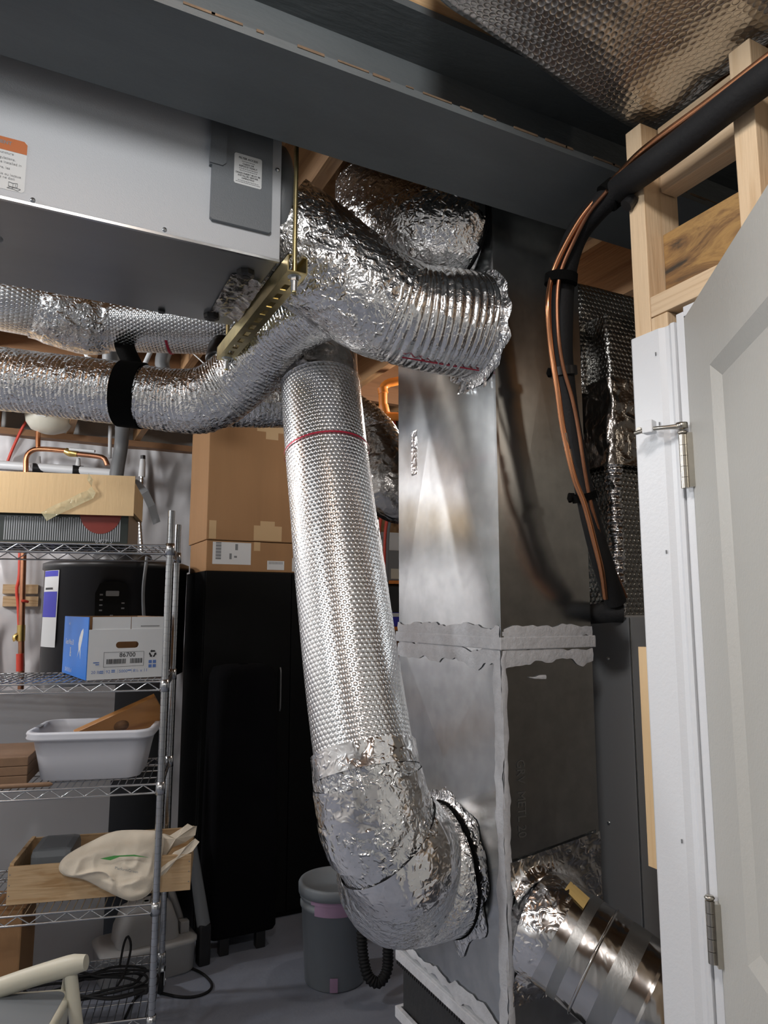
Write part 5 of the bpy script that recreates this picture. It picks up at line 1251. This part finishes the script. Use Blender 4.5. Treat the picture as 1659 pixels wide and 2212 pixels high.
for px in (82, 168):
    c_ = at(px, 1008 + px * 0.05, DP + 0.06)
    G().tube([c_ + Vector((-.03, 0, 0)), c_ + Vector((.03, 0, 0))], 0.031, seg=14, step=0.02).build('clamp', M['black_plastic'], mf)
    G().tube([c_, c_ + Vector((0, 0, 0.075))], [0.020, 0.010], seg=12, step=0.03).build('nipple', M['pvc'], mf)
dp = thing('drain_pipe', 'grey vertical drain pipe hanging below the black strap', 'pipe', at(255, 1030, DP))
G().tube([at(262, 700, DP - 0.3), at(264, 900, DP - 0.1), at(262, 960, DP), at(254, 1010, DP), at(248, 1060, DP)], 0.040, seg=18, step=0.03).build('pipe_run', M['grey_pipe'], dp)
G().tube([at(264, 922, DP - 0.06), at(264, 928, DP - 0.05)], 0.0425, seg=18, step=0.01).build('pipe_joint', M['ink'], dp)
wf = thing('water_connector', 'braided steel connector hose with white fitting on the back wall', 'hose', at(305, 1180, DP))
G().tube([at(306, 1028, DP), at(305, 1060, DP), at(301, 1110, DP), at(303, 1150, DP), at(307, 1205, DP)], 0.011, seg=12, step=0.006, disp=lambda S, A, P: 0.0012 * np.sin(S * 2 * np.pi / 0.02)).build('braided_hose', M['chrome'], wf)
G().tube([at(308, 992, DP), at(308, 1000, DP), at(306, 1030, DP)], [0.014, 0.017, 0.020], seg=12, step=0.02).build('white_fitting', M['pvc'], wf)
G().tube([at(309, 984, DP), at(309, 992, DP)], 0.014, seg=12, step=0.01).build('black_cap', M['black_plastic'], wf)
for k, (pts, r_, lab) in enumerate(((([at(238, 920, DP + .2), at(237, 990, DP + .2)]), 0.011, 'short white water pipe above the pale carton'), ([at(178, 730, 3.0), at(185, 760, 3.0), at(205, 790, 3.0), at(228, 800, 3.0)], 0.013, 'white curved tube between the two foil ducts at left'), ([at(300, 815, 2.9), at(325, 760, 2.9), at(340, 730, 2.9), Vector((*at(352, 700, 2.9).xy, 2.886))], 0.010, 'white straight tube behind the black webbing strap'))):
    o = thing('white_pipe', lab, 'pipe', pts[0]); G().tube(pts, r_, seg=10, step=0.02).build('pipe_run', M['pvc'], o)
gp = thing('grey_elbow', 'grey plastic pipe elbow above the flexible duct', 'pipe', at(355, 770, 2.9))
G().tube([at(370, 735, 2.95), at(356, 760, 2.9), at(350, 785, 2.9), at(356, 805, 2.9)], 0.030, seg=16, step=0.02).build('pipe_run', M['grey_pipe'], gp)
bp2 = thing('grey_sleeve', 'dark grey ribbed pipe sleeve left of the black strap', 'pipe', at(240, 760, 2.4))
_a = at(238, 720, 2.35); G().tube([Vector((_a.x, _a.y, 2.64)), at(240, 800, 2.4)], 0.030, seg=16, step=0.02).build('pipe_run', M['grey_pipe'], bp2)
wire_ = thing('white_wire', 'thin white wire curving down beside the strut channel', 'wire', at(430, 780, 2.3))
G().tube([at(395, 745, 2.3), at(430, 775, 2.28), at(462, 808, 2.25), at(480, 840, 2.25)], 0.0022, seg=8, step=0.02).build('wire_run', M['pvc'], wire_)
for px, lab in ((150, 'pale timber post standing between the foil ducts at far left'), (335, 'pale timber post behind the grey plastic pipe elbow')):
    pp = at(px, 780, 3.24); o = thing('timber_post', lab, 'post', (pp.x, pp.y, 2.3)); box_obj('post_board', M['pine_z'], o, pp.x - 0.03, pp.x + 0.03, pp.y - 0.019, pp.y + 0.019, 2.44, 2.641)
wbk = thing('timber_cleat', 'stacked wooden blocks behind the copper riser', 'block', at(40, 1310, DP + .1))
for z0, z1 in ((1262, 1282), (1288, 1310)):
    a = at(5, z1, DP + 0.1); b_ = at(75, z0, DP + 0.1)
    G().prism([(0, 0), (0.19, 0), (0.19, b_.z - a.z), (0, b_.z - a.z)], a, (1, 0, 0), (0, 0, 1), (0, 1, 0), 0.05).build('block', M['pine_x'], wbk)

# ------------------------------------------------------------------ glimpse between the leaning duct and the metal duct
op = thing('orange_pipe', 'orange plastic pipe with elbows under the rear joists', 'pipe', at(830, 860, 3.2))
G().tube([at(930, 800, 3.2), at(862, 822, 3.2), at(838, 828, 3.2), at(828, 840, 3.2), at(828, 880, 3.2), at(832, 896, 3.2), at(850, 900, 3.2), at(930, 898, 3.2)], 0.020, seg=14, step=0.015).build('pipe_run', M['orange_pipe'], op)
G().tube([at(872, 818, 3.2), at(864, 821, 3.2)], 0.026, seg=14, step=0.01).build('pipe_clip', M['zinc'], op)
for a, b_ in (((826, 838), (828, 850)), ((828, 876), (832, 893))): G().tube([at(*a, 3.2), at(*b_, 3.2)], 0.0235, seg=14, step=0.01).build('elbow_socket', M['orange_pipe'], op)
wp = thing('particle_board', 'bare particle board sheet behind the orange pipe', 'panel', (2.1, 4.6, 0))
box_obj('panel_sheet', M['osb'], wp, 1.80, 2.9, 4.76, 4.775, 0.0, 2.6)
us = thing('utility_shelf', 'orange edged utility shelf holding boxes behind the metal duct', 'shelf', (2.3, 4.5, 0))
for z in (0.4, 1.05, 1.40, 1.715):
    box_obj('shelf_board', M['orange_pipe'], us, 1.98, 2.75, 4.34, 4.70, z, z + 0.022)
for x in (1.96, 2.75):
    for y in (4.34, 4.68): box_obj('upright', M['black_metal'], us, x, x + 0.02, y, y + 0.02, 0, 2.0)
for nm, lab, bx, mt in (('grey_carton', 'dark grey carton on the utility shelf below the white carton', (2.03, 2.70, 4.37, 4.66, 1.738, 1.948), 'heater_grey'), ('black_case', 'black case under the orange shelf board', (2.05, 2.6, 4.37, 4.66, 1.52, 1.70), 'black_plastic'), ('blue_box', 'blue and white box below the black case', (2.05, 2.6, 4.37, 4.66, 1.423, 1.519), 'sticker_blue')):
    o = thing(nm, lab, 'box', ((bx[0] + bx[1]) / 2, 4.5, bx[4])); G().box(*bx, bev=0.004).build('box_body', M[mt], o)
    if nm == 'grey_carton': box_obj('cream_sticker', M['tank_cream'], o, 2.28, 2.45, 4.368, 4.3695, 1.75, 1.82)
    if nm == 'blue_box': box_obj('white_stripe', M['paper'], o, 2.06, 2.59, 4.368, 4.3695, 1.49, 1.515)
o = thing('white_carton', 'glossy white carton with a handle slot on top of the shelf', 'box', (2.3, 4.5, 1.949))
G().box(2.02, 2.50, 4.40, 4.66, 1.949, 2.075, bev=0.003).build('box_body', M['paper'], o)
with_slot(2.02, 2.50, 1.949, 2.075, 2.20, 2.245, 1.98, 2.04, 4.392, 0.006).build('front_panel', M['paper'], o)
for k, (px, r_, mt, lab) in enumerate(((824, 0.011, 'red_pex', 'red plastic pipe nearest the leaning duct'), (838, 0.011, 'red_pex', 'red plastic pipe clipped to the grey conduit'))):
    o = thing('red_pipe', lab, 'pipe', at(px, 1150, 4.6)); G().tube([at(px + 14, 900, 4.7), at(px + 10, 1040, 4.7), at(px, 1110, 4.7), at(px - 6, 1160, 4.7), at(px - 8, 1300, 4.7)], r_, seg=10, step=0.04).build('pipe_run', M[mt], o)
o = thing('grey_conduit', 'thin grey conduit between the red pipes and metal duct', 'conduit', at(845, 1150, 4.6))
G().tube([at(862, 900, 4.68), at(856, 1040, 4.68), at(846, 1110, 4.68), at(838, 1160, 4.68), at(836, 1300, 4.68)], 0.010, seg=10, step=0.04).build('conduit_run', M['grey_pipe'], o)
